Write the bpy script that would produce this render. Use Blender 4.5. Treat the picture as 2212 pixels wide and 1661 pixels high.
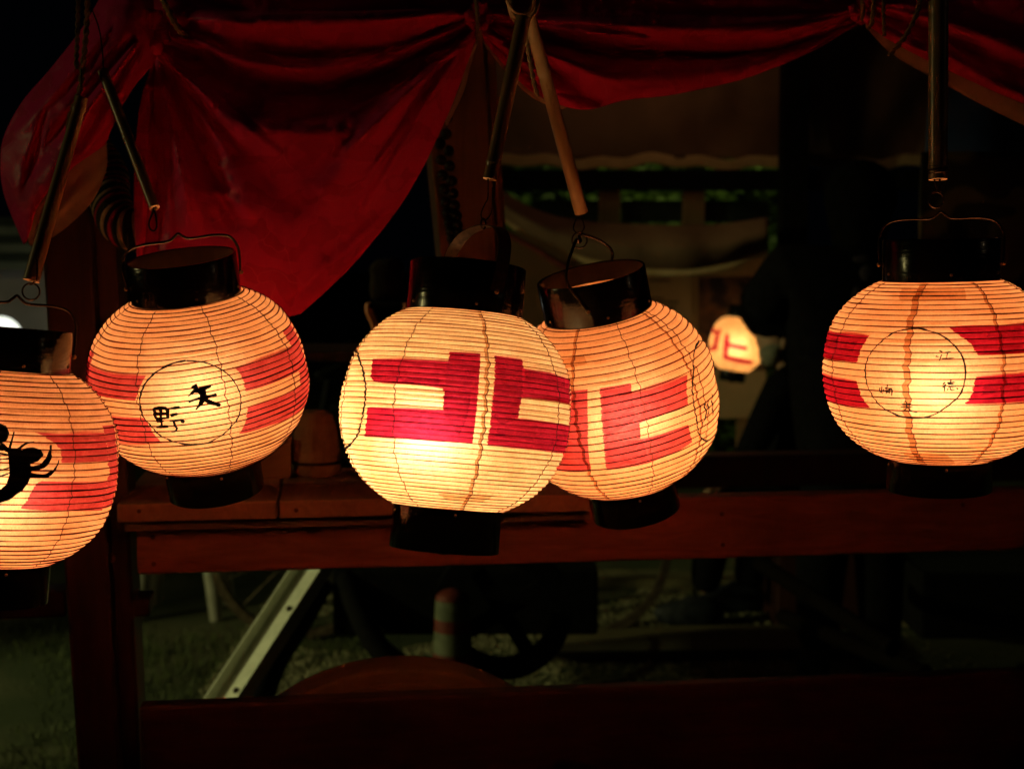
import bpy, math, random
import numpy as np
from mathutils import Vector, Matrix, noise as mn

random.seed(7); np.random.seed(7)
for o in list(bpy.data.objects): bpy.data.objects.remove(o)
S = bpy.context.scene
COL = S.collection

# ------------------------------------------------------------------ camera, world, exposure
FPX, CX, CY = 3072.0, 1106.0, 830.5          # survey frame: 2212 x 1661 units, focal length in the same units
TH = math.atan(280 / FPX)                    # the camera looks down a little
CAM = np.array([0.0, 0.0, 1.40])
fw = np.array([0, math.cos(TH), -math.sin(TH)]); up = np.array([0, math.sin(TH), math.cos(TH)]); rt = np.array([1.0, 0, 0])

def at(x, y, d):
    """surveyed direction (x, y) and distance d along the line of sight -> world point in metres"""
    return CAM + d * (fw + rt * (x - CX) / FPX + up * (CY - y) / FPX)

cd = bpy.data.cameras.new('camera'); cam = bpy.data.objects.new('camera', cd); COL.objects.link(cam)
cam.location = CAM; cam.rotation_euler = (math.pi / 2 - TH, 0, 0)
cd.sensor_width = 36; cd.lens = 36 * FPX / 2212; cd.clip_start = 0.05; cd.clip_end = 400
cd.dof.use_dof = True; cd.dof.focus_distance = 1.66; cd.dof.aperture_fstop = 5.2; cd.dof.aperture_blades = 9
S.camera = cam

W = bpy.data.worlds.new('World'); S.world = W; W.use_nodes = True
bg = W.node_tree.nodes['Background']
bg.inputs[0].default_value = (0.25, 0.35, 0.6, 1); bg.inputs[1].default_value = 0.0009   # night sky

S.view_settings.view_transform = 'Standard'; S.view_settings.look = 'None'
S.view_settings.exposure = 0.0; S.view_settings.gamma = 1.0; S.view_settings.use_curve_mapping = False
S.render.engine = 'CYCLES'
cy = S.cycles
cy.use_denoising = True; cy.max_bounces = 9; cy.diffuse_bounces = 4; cy.glossy_bounces = 4
cy.transmission_bounces = 6; cy.transparent_max_bounces = 14
cy.caustics_reflective = False; cy.caustics_refractive = False; cy.sample_clamp_indirect = 4.0
cy.blur_glossy = 0.5

# ------------------------------------------------------------------ the grounds' lamps outside the frame, plus an added tent fill
def lamp(name, loc, energy, color, size=0.1, aim=None, spot=70, blend=.4):
    l = bpy.data.lights.new(name, 'SPOT' if aim is not None else 'POINT'); l.energy = energy; l.color = color; l.shadow_soft_size = size
    o = bpy.data.objects.new(name, l); COL.objects.link(o); o.location = loc
    if aim is not None:
        l.spot_size = math.radians(spot); l.spot_blend = blend
        o.rotation_euler = (Vector(aim) - Vector(loc)).to_track_quat('-Z', 'Y').to_euler()
    return o
lamp('flood_lamp', (-4.4, 1.85, 2.3), 24, (1.0, 0.84, 0.30), 0.22)
lamp('ground_flood', (-4.6, 3.2, 1.7), 230, (1.0, 1.0, 0.40), 0.10, aim=(-.2, 4.2, .2), spot=46, blend=.5)
lamp('far_lamp', (3.2, 1.0, 2.6), 0.5, (1.0, 0.72, 0.4), 0.05)
lamp('tent_fill', (.55, 5.15, 2.3), 1.1, (1.0, .52, .22), 0.12)  # unseen fill light, added to warm the canvas and notice board

# ------------------------------------------------------------------ helpers
def node_mat(name):
    m = bpy.data.materials.new(name); m.use_nodes = True
    nt = m.node_tree; nt.nodes.clear()
    out = nt.nodes.new('ShaderNodeOutputMaterial')
    return m, nt, out

def nd(nt, t, **kw):
    n = nt.nodes.new(t)
    for k, v in kw.items():
        if k.startswith('i_'):
            n.inputs[k[2:].replace('_', ' ')].default_value = v
        else: setattr(n, k, v)
    return n

def coords(nt, scale=(1, 1, 1), rot=(0, 0, 0)):
    tc = nd(nt, 'ShaderNodeTexCoord'); mp = nd(nt, 'ShaderNodeMapping')
    mp.inputs['Scale'].default_value = scale; mp.inputs['Rotation'].default_value = rot
    nt.links.new(tc.outputs['Object'], mp.inputs[0]); return mp.outputs[0]

def noisy(nt, vec, scale, c1, c2, detail=4, lo=.35, hi=.65, rough=.55, dist=0):
    n = nd(nt, 'ShaderNodeTexNoise'); n.inputs['Scale'].default_value = scale; n.inputs['Detail'].default_value = detail
    n.inputs['Roughness'].default_value = rough; n.inputs['Distortion'].default_value = dist
    nt.links.new(vec, n.inputs['Vector'])
    r = nd(nt, 'ShaderNodeValToRGB'); r.color_ramp.elements[0].position = lo; r.color_ramp.elements[1].position = hi
    r.color_ramp.elements[0].color = (*c1, 1); r.color_ramp.elements[1].color = (*c2, 1)
    nt.links.new(n.outputs['Fac'], r.inputs[0]); return n.outputs['Fac'], r.outputs[0]

def pbr(name, c1, c2=None, rough=.6, scale=20, stretch=(1, 1, 1), bump=.15, bscale=None, spec=.3, metallic=0, sheen=0, detail=5, lo=.35, hi=.65, dist=.4, coat=0):
    m, nt, out = node_mat(name)
    c2 = c2 or tuple(min(1, c * 1.5 + .002) for c in c1)
    v = coords(nt, stretch)
    fac, colr = noisy(nt, v, scale, c1, c2, detail, lo, hi, .6, dist)
    b = nd(nt, 'ShaderNodeBsdfPrincipled'); nt.links.new(colr, b.inputs['Base Color'])
    b.inputs['Roughness'].default_value = rough; b.inputs['Specular IOR Level'].default_value = spec; b.inputs['Metallic'].default_value = metallic
    b.inputs['Sheen Weight'].default_value = sheen; b.inputs['Coat Weight'].default_value = coat
    mr = nd(nt, 'ShaderNodeMapRange'); mr.inputs['To Min'].default_value = max(.03, rough - .12); mr.inputs['To Max'].default_value = min(1, rough + .15)
    nt.links.new(fac, mr.inputs['Value']); nt.links.new(mr.outputs[0], b.inputs['Roughness'])
    if bump:
        bp = nd(nt, 'ShaderNodeBump'); bp.inputs['Strength'].default_value = bump; bp.inputs['Distance'].default_value = .01
        n2 = nd(nt, 'ShaderNodeTexNoise'); n2.inputs['Scale'].default_value = bscale or scale * 4; n2.inputs['Detail'].default_value = 6
        nt.links.new(v, n2.inputs['Vector']); nt.links.new(n2.outputs['Fac'], bp.inputs['Height']); nt.links.new(bp.outputs[0], b.inputs['Normal'])
    nt.links.new(b.outputs[0], out.inputs[0])
    return m

def mesh(name, V, Fc, mat=None, parent=None, smooth=True, mw=None, world=True):
    """one mesh object; world=True: V are world points, stored relative to the parent's place"""
    V = np.asarray(V, float)
    if parent is not None and world:
        V = V - np.array(ORG.get(parent.name, (0, 0, 0)))
    me = bpy.data.meshes.new(name); me.from_pydata(V.tolist(), [], [tuple(map(int, f)) for f in Fc])
    if smooth: me.polygons.foreach_set('use_smooth', [True] * len(me.polygons))
    me.update()
    if smooth: me.set_sharp_from_angle(angle=math.radians(48))
    if mat: me.materials.append(mat)
    o = bpy.data.objects.new(name, me); COL.objects.link(o)
    if parent is not None: o.parent = parent
    return o

ORG = {}
def thing(name, label, cat, loc=(0, 0, 0), group=None, rot=None):
    o = bpy.data.objects.new(name, None); COL.objects.link(o); o.empty_display_size = .05
    o.location = tuple(loc); ORG[o.name] = tuple(loc)
    if rot is not None: o.matrix_world = Matrix.Translation(Vector(loc)) @ Matrix(rot.tolist()).to_4x4()
    o['label'] = label; o['category'] = cat; o['kind'] = 'thing'
    if group: o['group'] = group
    return o
def sub(o, parent):
    ORG[o.name] = ORG.get(parent.name, (0, 0, 0)); return o
def tag(o, label, cat, group=None, kind='thing'):
    o['label'] = label; o['category'] = cat; o['kind'] = kind
    if group: o['group'] = group
    return o

def grid_faces(nu, nv, wrap=False):
    F = []
    for j in range(nv - 1):
        for i in range(nu if wrap else nu - 1):
            k = (i + 1) % nu
            F.append((j * nu + i, j * nu + k, (j + 1) * nu + k, (j + 1) * nu + i))
    return F

def crom(P, n):
    """n points along a smooth curve through P"""
    P = np.asarray(P, float); m = len(P)
    if m == 2:
        t = np.linspace(0, 1, n)[:, None]; return P[0] * (1 - t) + P[1] * t
    Q = np.vstack([2 * P[0] - P[1], P, 2 * P[-1] - P[-2]])
    out = []
    for s in np.linspace(0, m - 1, n):
        i = min(int(s), m - 2); t = s - i
        a, b, c, d = Q[i], Q[i + 1], Q[i + 2], Q[i + 3]
        out.append(.5 * ((2 * b) + (-a + c) * t + (2 * a - 5 * b + 4 * c - d) * t * t + (-a + 3 * b - 3 * c + d) * t ** 3))
    return np.array(out)

def tube_geo(P, r, sides=8, cap=True, closed=False):
    P = np.asarray(P, float); n = len(P); r = np.broadcast_to(np.asarray(r, float), (n,))
    V = []; nrm = None
    for i in range(n):
        if closed: t = P[(i + 1) % n] - P[i - 1]
        else: t = P[min(i + 1, n - 1)] - P[max(i - 1, 0)]
        t = t / (np.linalg.norm(t) + 1e-12)
        if nrm is None:
            a = np.array([0, 0, 1.0]) if abs(t[2]) < .9 else np.array([1.0, 0, 0])
            nrm = np.cross(t, a)
        nrm = nrm - t * (nrm @ t); nrm /= np.linalg.norm(nrm) + 1e-12
        b = np.cross(t, nrm)
        for k in range(sides):
            a = 2 * math.pi * k / sides
            V.append(P[i] + r[i] * (math.cos(a) * nrm + math.sin(a) * b))
    F = []
    for i in range(n if closed else n - 1):
        j = (i + 1) % n
        for k in range(sides):
            k2 = (k + 1) % sides
            F.append((i * sides + k, i * sides + k2, j * sides + k2, j * sides + k))
    if cap and not closed:
        F.append(tuple(range(sides))[::-1]); F.append(tuple((n - 1) * sides + k for k in range(sides)))
    return V, F

def merge(parts):
    V, F = [], []
    for v, f in parts:
        k = len(V); V += list(v); F += [tuple(i + k for i in q) for q in f]
    return V, F

def box_geo(c, ax, ay, az):
    """centre and three half-axis vectors"""
    c, ax, ay, az = map(lambda q: np.asarray(q, float), (c, ax, ay, az))
    V = [c + sx * ax + sy * ay + sz * az for sz in (-1, 1) for sy in (-1, 1) for sx in (-1, 1)]
    F = [(0, 2, 3, 1), (4, 5, 7, 6), (0, 1, 5, 4), (2, 6, 7, 3), (0, 4, 6, 2), (1, 3, 7, 5)]
    return V, F
def bevel(o, w=.004, seg=2):
    m = o.modifiers.new('bevel', 'BEVEL'); m.width = w; m.segments = seg; m.limit_method = 'ANGLE'; m.angle_limit = .6
    return o
def lathe_geo(prof, n=48, caps=False):
    V, F = [], []
    for r, z in prof:
        for k in range(n):
            a = 2 * math.pi * k / n; V.append((r * math.cos(a), r * math.sin(a), z))
    F = grid_faces(n, len(prof), True)
    return V, F
def sphere_geo(c, r, nu=12, nv=8, sc=(1, 1, 1)):
    V, F = [], []
    for j in range(nv + 1):
        b = -math.pi / 2 + math.pi * j / nv
        for i in range(nu):
            a = 2 * math.pi * i / nu
            V.append((c[0] + r * sc[0] * math.cos(b) * math.cos(a), c[1] + r * sc[1] * math.cos(b) * math.sin(a), c[2] + r * sc[2] * math.sin(b)))
    return V, grid_faces(nu, nv + 1, True)

# ------------------------------------------------------------------ materials
def paper_mat(name, warm, seed):
    m, nt, out = node_mat(name)
    v = coords(nt)
    v2 = coords(nt, (1, 1, .35))
    f1, c1 = noisy(nt, v, 26 + seed, (warm[0] * .80, warm[1] * .70, warm[2] * .58), warm, 7, .3, .66, .7, 1.0)
    f2, c2 = noisy(nt, v2, 420, (.74, .66, .56), (1, 1, 1), 4, .36, .60, .7, 2.0)     # fibres
    mx = nd(nt, 'ShaderNodeMix', data_type='RGBA', blend_type='MULTIPLY'); mx.inputs[0].default_value = .85
    nt.links.new(c1, mx.inputs[6]); nt.links.new(c2, mx.inputs[7])
    bp = nd(nt, 'ShaderNodeBump'); bp.inputs['Strength'].default_value = .35; bp.inputs['Distance'].default_value = .0012
    nt.links.new(f2, bp.inputs['Height'])
    d = nd(nt, 'ShaderNodeBsdfDiffuse'); t = nd(nt, 'ShaderNodeBsdfTranslucent'); r = nd(nt, 'ShaderNodeBsdfRefraction')
    r.inputs['IOR'].default_value = 1.5; r.inputs['Roughness'].default_value = 1.0; r.inputs['Color'].default_value = (.86, 1, .86, 1)
    for q in (d, t): nt.links.new(mx.outputs[2], q.inputs['Color'])
    for q in (t, d): nt.links.new(bp.outputs[0], q.inputs['Normal'])
    m1 = nd(nt, 'ShaderNodeMixShader'); m1.inputs[0].default_value = .60
    nt.links.new(d.outputs[0], m1.inputs[1]); nt.links.new(t.outputs[0], m1.inputs[2])
    m2 = nd(nt, 'ShaderNodeMixShader'); m2.inputs[0].default_value = .07
    nt.links.new(m1.outputs[0], m2.inputs[1]); nt.links.new(r.outputs[0], m2.inputs[2])
    nt.links.new(m2.outputs[0], out.inputs[0])
    return m

def stain_mat(name, ca, cb, scale=52):
    """thin translucent paint film on the paper"""
    m, nt, out = node_mat(name)
    f, c = noisy(nt, coords(nt, (1, 1, 2.6)), scale, ca, cb, 6, .30, .70, .72, 1.2)
    t = nd(nt, 'ShaderNodeBsdfTransparent'); nt.links.new(c, t.inputs[0]); nt.links.new(t.outputs[0], out.inputs[0])
    return m

def emit_mat(name, color, strength):
    m, nt, out = node_mat(name)
    e = nd(nt, 'ShaderNodeEmission'); e.inputs[0].default_value = (*color, 1); e.inputs[1].default_value = strength
    nt.links.new(e.outputs[0], out.inputs[0]); return m

def cloth_mat(name, c1, c2, c3):
    """silk damask: woven flower pattern shows as a change of colour and gloss"""
    m, nt, out = node_mat(name)
    v = coords(nt)
    w = nd(nt, 'ShaderNodeTexNoise'); w.inputs['Scale'].default_value = 14; w.inputs['Detail'].default_value = 2
    nt.links.new(v, w.inputs['Vector'])
    ad = nd(nt, 'ShaderNodeMixRGB', blend_type='ADD'); ad.inputs[0].default_value = .085
    nt.links.new(v, ad.inputs[1]); nt.links.new(w.outputs['Color'], ad.inputs[2])
    vo = nd(nt, 'ShaderNodeTexVoronoi', feature='SMOOTH_F1'); vo.inputs['Scale'].default_value = 21; vo.inputs['Smoothness'].default_value = .25
    nt.links.new(ad.outputs[0], vo.inputs['Vector'])
    pet = nd(nt, 'ShaderNodeTexWave', wave_type='RINGS'); pet.inputs['Scale'].default_value = 5.5; pet.inputs['Distortion'].default_value = 9; pet.inputs['Detail'].default_value = 1.5
    nt.links.new(ad.outputs[0], pet.inputs['Vector'])
    r1 = nd(nt, 'ShaderNodeValToRGB'); r1.color_ramp.elements[0].position = .40; r1.color_ramp.elements[1].position = .46
    nt.links.new(vo.outputs['Distance'], r1.inputs[0])
    r2 = nd(nt, 'ShaderNodeValToRGB'); r2.color_ramp.elements[0].position = .50; r2.color_ramp.elements[1].position = .58
    nt.links.new(pet.outputs['Fac'], r2.inputs[0])
    mm = nd(nt, 'ShaderNodeMath', operation='MULTIPLY'); nt.links.new(r1.outputs[0], mm.inputs[0]); nt.links.new(r2.outputs[0], mm.inputs[1])
    big = nd(nt, 'ShaderNodeTexNoise'); big.inputs['Scale'].default_value = 6; nt.links.new(v, big.inputs['Vector'])
    mixb = nd(nt, 'ShaderNodeMix', data_type='RGBA'); mixb.inputs[6].default_value = (*c1, 1); mixb.inputs[7].default_value = (*c2, 1)
    nt.links.new(big.outputs['Fac'], mixb.inputs[0])
    mixp = nd(nt, 'ShaderNodeMix', data_type='RGBA'); mixp.inputs[7].default_value = (*c3, 1)
    nt.links.new(mixb.outputs[2], mixp.inputs[6]); nt.links.new(mm.outputs[0], mixp.inputs[0])
    ve = nd(nt, 'ShaderNodeTexVoronoi', feature='DISTANCE_TO_EDGE'); ve.inputs['Scale'].default_value = 17; nt.links.new(ad.outputs[0], ve.inputs['Vector'])
    re_ = nd(nt, 'ShaderNodeValToRGB'); re_.color_ramp.elements[0].position = .006; re_.color_ramp.elements[1].position = .016
    re_.color_ramp.elements[0].color = (1, 1, 1, 1); re_.color_ramp.elements[1].color = (0, 0, 0, 1); nt.links.new(ve.outputs['Distance'], re_.inputs[0])
    gate = nd(nt, 'ShaderNodeMath', operation='MULTIPLY'); gate.inputs[1].default_value = .6; nt.links.new(re_.outputs[0], gate.inputs[0])
    mixe = nd(nt, 'ShaderNodeMix', data_type='RGBA'); mixe.inputs[7].default_value = (min(1, c2[0] * 1.12), c2[1] * 2.6, c2[2] * 1.3, 1)
    nt.links.new(mixp.outputs[2], mixe.inputs[6]); nt.links.new(gate.outputs[0], mixe.inputs[0]); mixp = mixe
    b = nd(nt, 'ShaderNodeBsdfPrincipled'); nt.links.new(mixp.outputs[2], b.inputs['Base Color'])
    rr = nd(nt, 'ShaderNodeMapRange'); rr.inputs['To Min'].default_value = .38; rr.inputs['To Max'].default_value = .62
    nt.links.new(mm.outputs[0], rr.inputs['Value']); nt.links.new(rr.outputs[0], b.inputs['Roughness'])
    b.inputs['Specular IOR Level'].default_value = .13; b.inputs['Sheen Weight'].default_value = .04; b.inputs['Sheen Tint'].default_value = (1, .4, .4, 1)
    wv = nd(nt, 'ShaderNodeTexNoise'); wv.inputs['Scale'].default_value = 900; nt.links.new(v, wv.inputs['Vector'])
    wr = nd(nt, 'ShaderNodeTexNoise'); wr.inputs['Scale'].default_value = 38; wr.inputs['Detail'].default_value = 4; wr.inputs['Distortion'].default_value = .8; nt.links.new(v, wr.inputs['Vector'])
    b1 = nd(nt, 'ShaderNodeBump'); b1.inputs['Strength'].default_value = .10; b1.inputs['Distance'].default_value = .001; nt.links.new(wv.outputs['Fac'], b1.inputs['Height'])
    b2 = nd(nt, 'ShaderNodeBump'); b2.inputs['Strength'].default_value = .07; b2.inputs['Distance'].default_value = .012; nt.links.new(wr.outputs['Fac'], b2.inputs['Height']); nt.links.new(b1.outputs[0], b2.inputs['Normal'])
    b3 = nd(nt, 'ShaderNodeBump'); b3.inputs['Strength'].default_value = .18; b3.inputs['Distance'].default_value = .0015; nt.links.new(mm.outputs[0], b3.inputs['Height']); nt.links.new(b2.outputs[0], b3.inputs['Normal'])
    nt.links.new(b3.outputs[0], b.inputs['Normal']); nt.links.new(b.outputs[0], out.inputs[0])
    return m

def wood_mat(name, c1, c2, axis=0, rough=.55, scale=9, spec=.3):
    m, nt, out = node_mat(name)
    st = [1, 1, 1]; st[axis] = .07
    v = coords(nt, tuple(st))
    f1, c = noisy(nt, v, scale * 5, c1, c2, 8, .32, .68, .62, 1.2)
    f2, k = noisy(nt, coords(nt), 5, (.62, .6, .58), (1, 1, 1), 4, .35, .6)
    mx = nd(nt, 'ShaderNodeMix', data_type='RGBA', blend_type='MULTIPLY'); mx.inputs[0].default_value = .8
    nt.links.new(c, mx.inputs[6]); nt.links.new(k, mx.inputs[7])
    b = nd(nt, 'ShaderNodeBsdfPrincipled'); nt.links.new(mx.outputs[2], b.inputs['Base Color'])
    b.inputs['Roughness'].default_value = rough; b.inputs['Specular IOR Level'].default_value = spec
    bp = nd(nt, 'ShaderNodeBump'); bp.inputs['Strength'].default_value = .25; bp.inputs['Distance'].default_value = .004
    nt.links.new(f1, bp.inputs['Height']); nt.links.new(bp.outputs[0], b.inputs['Normal']); nt.links.new(b.outputs[0], out.inputs[0])
    return m

M_lacq = pbr('black_lacquer', (.006, .005, .005), (.012, .010, .009), rough=.17, scale=34, stretch=(.8, .8, 3), bump=.09, bscale=40, spec=.5, coat=.2, lo=.42, hi=.72)
M_lacq_in = pbr('collar_inside', (.014, .006, .004), (.025, .011, .007), rough=.45, scale=60, bump=.1)
M_rib = pbr('bamboo_rib', (.045, .018, .008), (.075, .03, .012), rough=.6, scale=200, bump=0)
M_hoop = [stain_mat('split_bamboo_hoop', (.11, .025, .006), (.22, .07, .02), 40), stain_mat('fine_bamboo_hoop', (.32, .12, .04), (.48, .24, .09), 40)]
M_ink = pbr('black_ink', (.004, .003, .003), (.012, .008, .006), rough=.75, scale=300, bump=0)
M_wire = pbr('dark_wire', (.015, .011, .009), (.055, .034, .02), rough=.45, scale=150, bump=.1, metallic=.85, spec=.5)
M_brass = pbr('rivet_metal', (.30, .2, .10), (.45, .3, .16), rough=.35, scale=100, bump=0, metallic=.8)
M_paint = [stain_mat('red_dye_orange', (.46, .075, .17), (.70, .20, .38)), stain_mat('red_dye_deep', (.27, .007, .065), (.52, .032, .15))]
M_coat2 = stain_mat('second_coat', (.82, .68, .72), (1, .97, 1), 34)
M_seam = stain_mat('paper_overlap', (.50, .30, .20), (.70, .50, .36), 160)
M_overlap2 = stain_mat('paper_patch', (.66, .50, .38), (.82, .66, .54), 160)
M_thread = pbr('seam_thread', (.07, .018, .008), (.12, .032, .014), rough=.7, scale=300, bump=0)
M_bamboo = pbr('bamboo_skin', (.30, .18, .08), (.42, .27, .125), rough=.30, scale=40, stretch=(1, 1, .1), bump=.03, bscale=80, spec=.6)
M_bamboo_cut = pbr('bamboo_cut', (.5, .32, .16), (.65, .45, .25), rough=.7, scale=200)
M_cord = pbr('hemp_cord', (.30, .19, .09), (.48, .33, .18), rough=.85, scale=260, stretch=(1, 1, .4), bump=.5)
M_cloth = cloth_mat('red_silk', (.92, .030, .20), (.97, .042, .24), (.82, .026, .16))
M_lining = pbr('pale_lining', (.46, .36, .26), (.56, .46, .34), rough=.75, scale=30, bump=.2, sheen=.2)
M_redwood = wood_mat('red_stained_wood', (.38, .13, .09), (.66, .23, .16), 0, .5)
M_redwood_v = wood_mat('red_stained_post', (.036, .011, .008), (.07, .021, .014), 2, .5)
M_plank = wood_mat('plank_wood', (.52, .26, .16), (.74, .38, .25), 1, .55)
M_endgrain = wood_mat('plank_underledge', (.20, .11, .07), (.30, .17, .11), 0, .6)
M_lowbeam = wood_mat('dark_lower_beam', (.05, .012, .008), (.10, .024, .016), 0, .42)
M_postmid = wood_mat('bare_wood_post', (.28, .15, .08), (.40, .23, .12), 2, .6)

# ------------------------------------------------------------------ ground
G, GR = [], []
M_ground = None
def ground_mat():
    m, nt, out = node_mat('ground_soil')
    v = coords(nt)
    f, c = noisy(nt, v, 55, (.035, .045, .016), (.10, .11, .045), 8, .35, .7, .7)
    f2, c2 = noisy(nt, v, 1.1, (.05, .075, .02), (.17, .16, .085), 4, .42, .58)
    mx = nd(nt, 'ShaderNodeMix', data_type='RGBA', blend_type='OVERLAY'); mx.inputs[0].default_value = .6
    nt.links.new(c2, mx.inputs[6]); nt.links.new(c, mx.inputs[7])
    b = nd(nt, 'ShaderNodeBsdfPrincipled'); nt.links.new(mx.outputs[2], b.inputs['Base Color']); b.inputs['Roughness'].default_value = .95
    bp = nd(nt, 'ShaderNodeBump'); bp.inputs['Strength'].default_value = .6; bp.inputs['Distance'].default_value = .02
    nt.links.new(f, bp.inputs['Height']); nt.links.new(bp.outputs[0], b.inputs['Normal']); nt.links.new(b.outputs[0], out.inputs[0])
    return m
g = mesh('ground', [(-60, -20, 0), (60, -20, 0), (60, 120, 0), (-60, 120, 0)], [(0, 1, 2, 3)], ground_mat(), smooth=False)
g['kind'] = 'structure'; g['label'] = 'dark ground under and behind the wooden float'

def scatter_grass():
    V, F = [], []
    for i in range(42000):
        if i % 3: x = random.uniform(-2.6, .1); y = random.uniform(3.0, 7.0)
        else: x = random.uniform(-4, 4); y = random.uniform(4.5, 10)
        d = mn.noise(Vector((x * 1.3, y * 1.3, 0)))
        if d < -.12 or (d < .1 and random.random() < .6): continue
        h = random.uniform(.010, .030) * (1 + d); a = random.uniform(0, 6.28); w = .0026
        dx, dy = math.cos(a) * w, math.sin(a) * w; lx, ly = random.gauss(0, .012), random.gauss(0, .012)
        k = len(V); V += [(x - dx, y - dy, 0), (x + dx, y + dy, 0), (x + lx, y + ly, h)]; F.append((k, k + 1, k + 2))
    return V, F
M_grass = pbr('grass_blade', (.028, .045, .010), (.07, .09, .02), rough=.6, scale=8, bump=0)
o = mesh('grass', *scatter_grass(), M_grass, smooth=False); tag(o, 'short dark grass on the ground behind the float', 'grass', kind='stuff')

def scatter_gravel():
    V, F = [], []
    base, bf = sphere_geo((0, 0, 0), 1, 5, 3)
    base = np.array(base)
    for i in range(17000):
        x = random.uniform(-1.0, .75) if i % 5 else random.uniform(.7, 2.6); y = random.uniform(4.1, 6.2)
        if mn.noise(Vector((x * .8 + 5, y * .8, 3))) < -.25: continue
        r = random.uniform(.004, .011)
        s = np.array([r * random.uniform(.7, 1.4), r * random.uniform(.7, 1.4), r * random.uniform(.4, .8)])
        k = len(V); V += (base * s + [x, y, r * .25]).tolist(); F += [tuple(q + k for q in f) for f in bf]
    return V, F
M_gravel = pbr('gravel_stone', (.16, .15, .09), (.38, .35, .22), rough=.85, scale=14, bump=.2)
o = mesh('gravel', *scatter_gravel(), M_gravel); tag(o, 'pale gravel scattered under the black cart', 'gravel', kind='stuff')

# ------------------------------------------------------------------ the wooden festival float (frame of the stall)
A0, A1 = at(290, 1242, 2.25), at(2212, 1187, 2.44)
ex = A1 - A0; ex[2] = 0; ex /= np.linalg.norm(ex); ey = np.array([-ex[1], ex[0], 0]); ez = np.array([0, 0, 1.0])
def fl(x, y, t=0.0):
    """point of the vertical plane t metres behind the float's front face, seen in direction (x, y)"""
    d = at(x, y, 1.0) - CAM; n = ey
    k = ((A0 + t * ey - CAM) @ n) / (d @ n); return CAM + d * k
def prism(quad, t, thick):
    f = [fl(x, y, t) for x, y in quad]; b = [p + thick * ey for p in f]
    n = len(f); V = f + b
    F = [tuple(range(n))[::-1], tuple(range(n, 2 * n))] + [(i, (i + 1) % n, n + (i + 1) % n, n + i) for i in range(n)]
    return V, F
def beam(x0, x1, ytop, ybot, xref, t, thick):
    """horizontal beam between directions x0..x1, its heights read at direction xref"""
    pt, pb = fl(xref, ytop, t), fl(xref, ybot, t); a, b = fl(x0, ytop, t), fl(x1, ytop, t)
    s0, s1 = (a - A0) @ ex, (b - A0) @ ex
    c = A0 + ex * (s0 + s1) / 2 + ey * (t + thick / 2); c[2] = (pt[2] + pb[2]) / 2
    return box_geo(c, ex * (s1 - s0) / 2, ey * thick / 2, ez * (pt[2] - pb[2]) / 2)

fo = A0.copy(); fo[2] = 0
FLT = thing('festival_float', 'red-brown wooden festival float frame behind the lanterns', 'float', fo)
bevel(mesh('front_beam', *beam(292, 2500, 1076, 1209, 1450, 0, .05), M_redwood, FLT, smooth=False), .004)
for xa, xb in ((252, 598), (602, 946), (950, 1276)):
    bevel(mesh('plank', *beam(xa, xb, 1082, 1121, 600, -.055, .34), M_plank, FLT, smooth=False), .003)
bevel(mesh('ledge_board', *beam(268, 1276, 1124, 1141, 600, -.03, .06), M_endgrain, FLT, smooth=False), .002)
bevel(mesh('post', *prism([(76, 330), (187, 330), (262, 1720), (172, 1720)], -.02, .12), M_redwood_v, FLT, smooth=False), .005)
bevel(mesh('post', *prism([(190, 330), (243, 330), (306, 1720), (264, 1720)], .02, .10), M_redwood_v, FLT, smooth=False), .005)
bevel(mesh('tenon', *beam(286, 322, 1296, 1332, 300, .03, .07), M_redwood_v, FLT, smooth=False), .003)
bevel(mesh('side_rail', *beam(-260, 140, 1278, 1336, 70, .04, .06), M_redwood_v, FLT, smooth=False), .004)
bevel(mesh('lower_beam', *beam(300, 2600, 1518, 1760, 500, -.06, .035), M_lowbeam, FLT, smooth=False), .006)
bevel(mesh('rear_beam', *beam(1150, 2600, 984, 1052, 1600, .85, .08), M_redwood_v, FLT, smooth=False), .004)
bevel(mesh('post', *prism([(900, 30), (1043, 30), (1079, 660), (962, 660)], .36, .12), M_postmid, FLT, smooth=False), .004)
bevel(mesh('post', *prism([(1046, 30), (1064, 30), (1103, 660), (1082, 660)], .40, .08), M_postmid, FLT, smooth=False), .003)

# pegs and nail heads in its timber
M_nail = pbr('rusty_nail', (.16, .06, .03), (.26, .11, .05), rough=.55, scale=90, bump=.2, metallic=.4)
for x, y, t, r in ((240, 1206, -.001, .0075), (330, 1160, -.001, .004), (332, 1218, -.001, .004), (1560, 1110, -.001, .004), (1562, 1176, -.001, .004), (2080, 1090, -.001, .004), (640, 1102, -.057, .0035), (920, 1098, -.057, .0035), (300, 1104, -.057, .0035)):
    p = fl(x, y, t); mesh('nail', *sphere_geo(p, r, 12, 6, (1, .35, 1)), M_nail, FLT)

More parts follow.
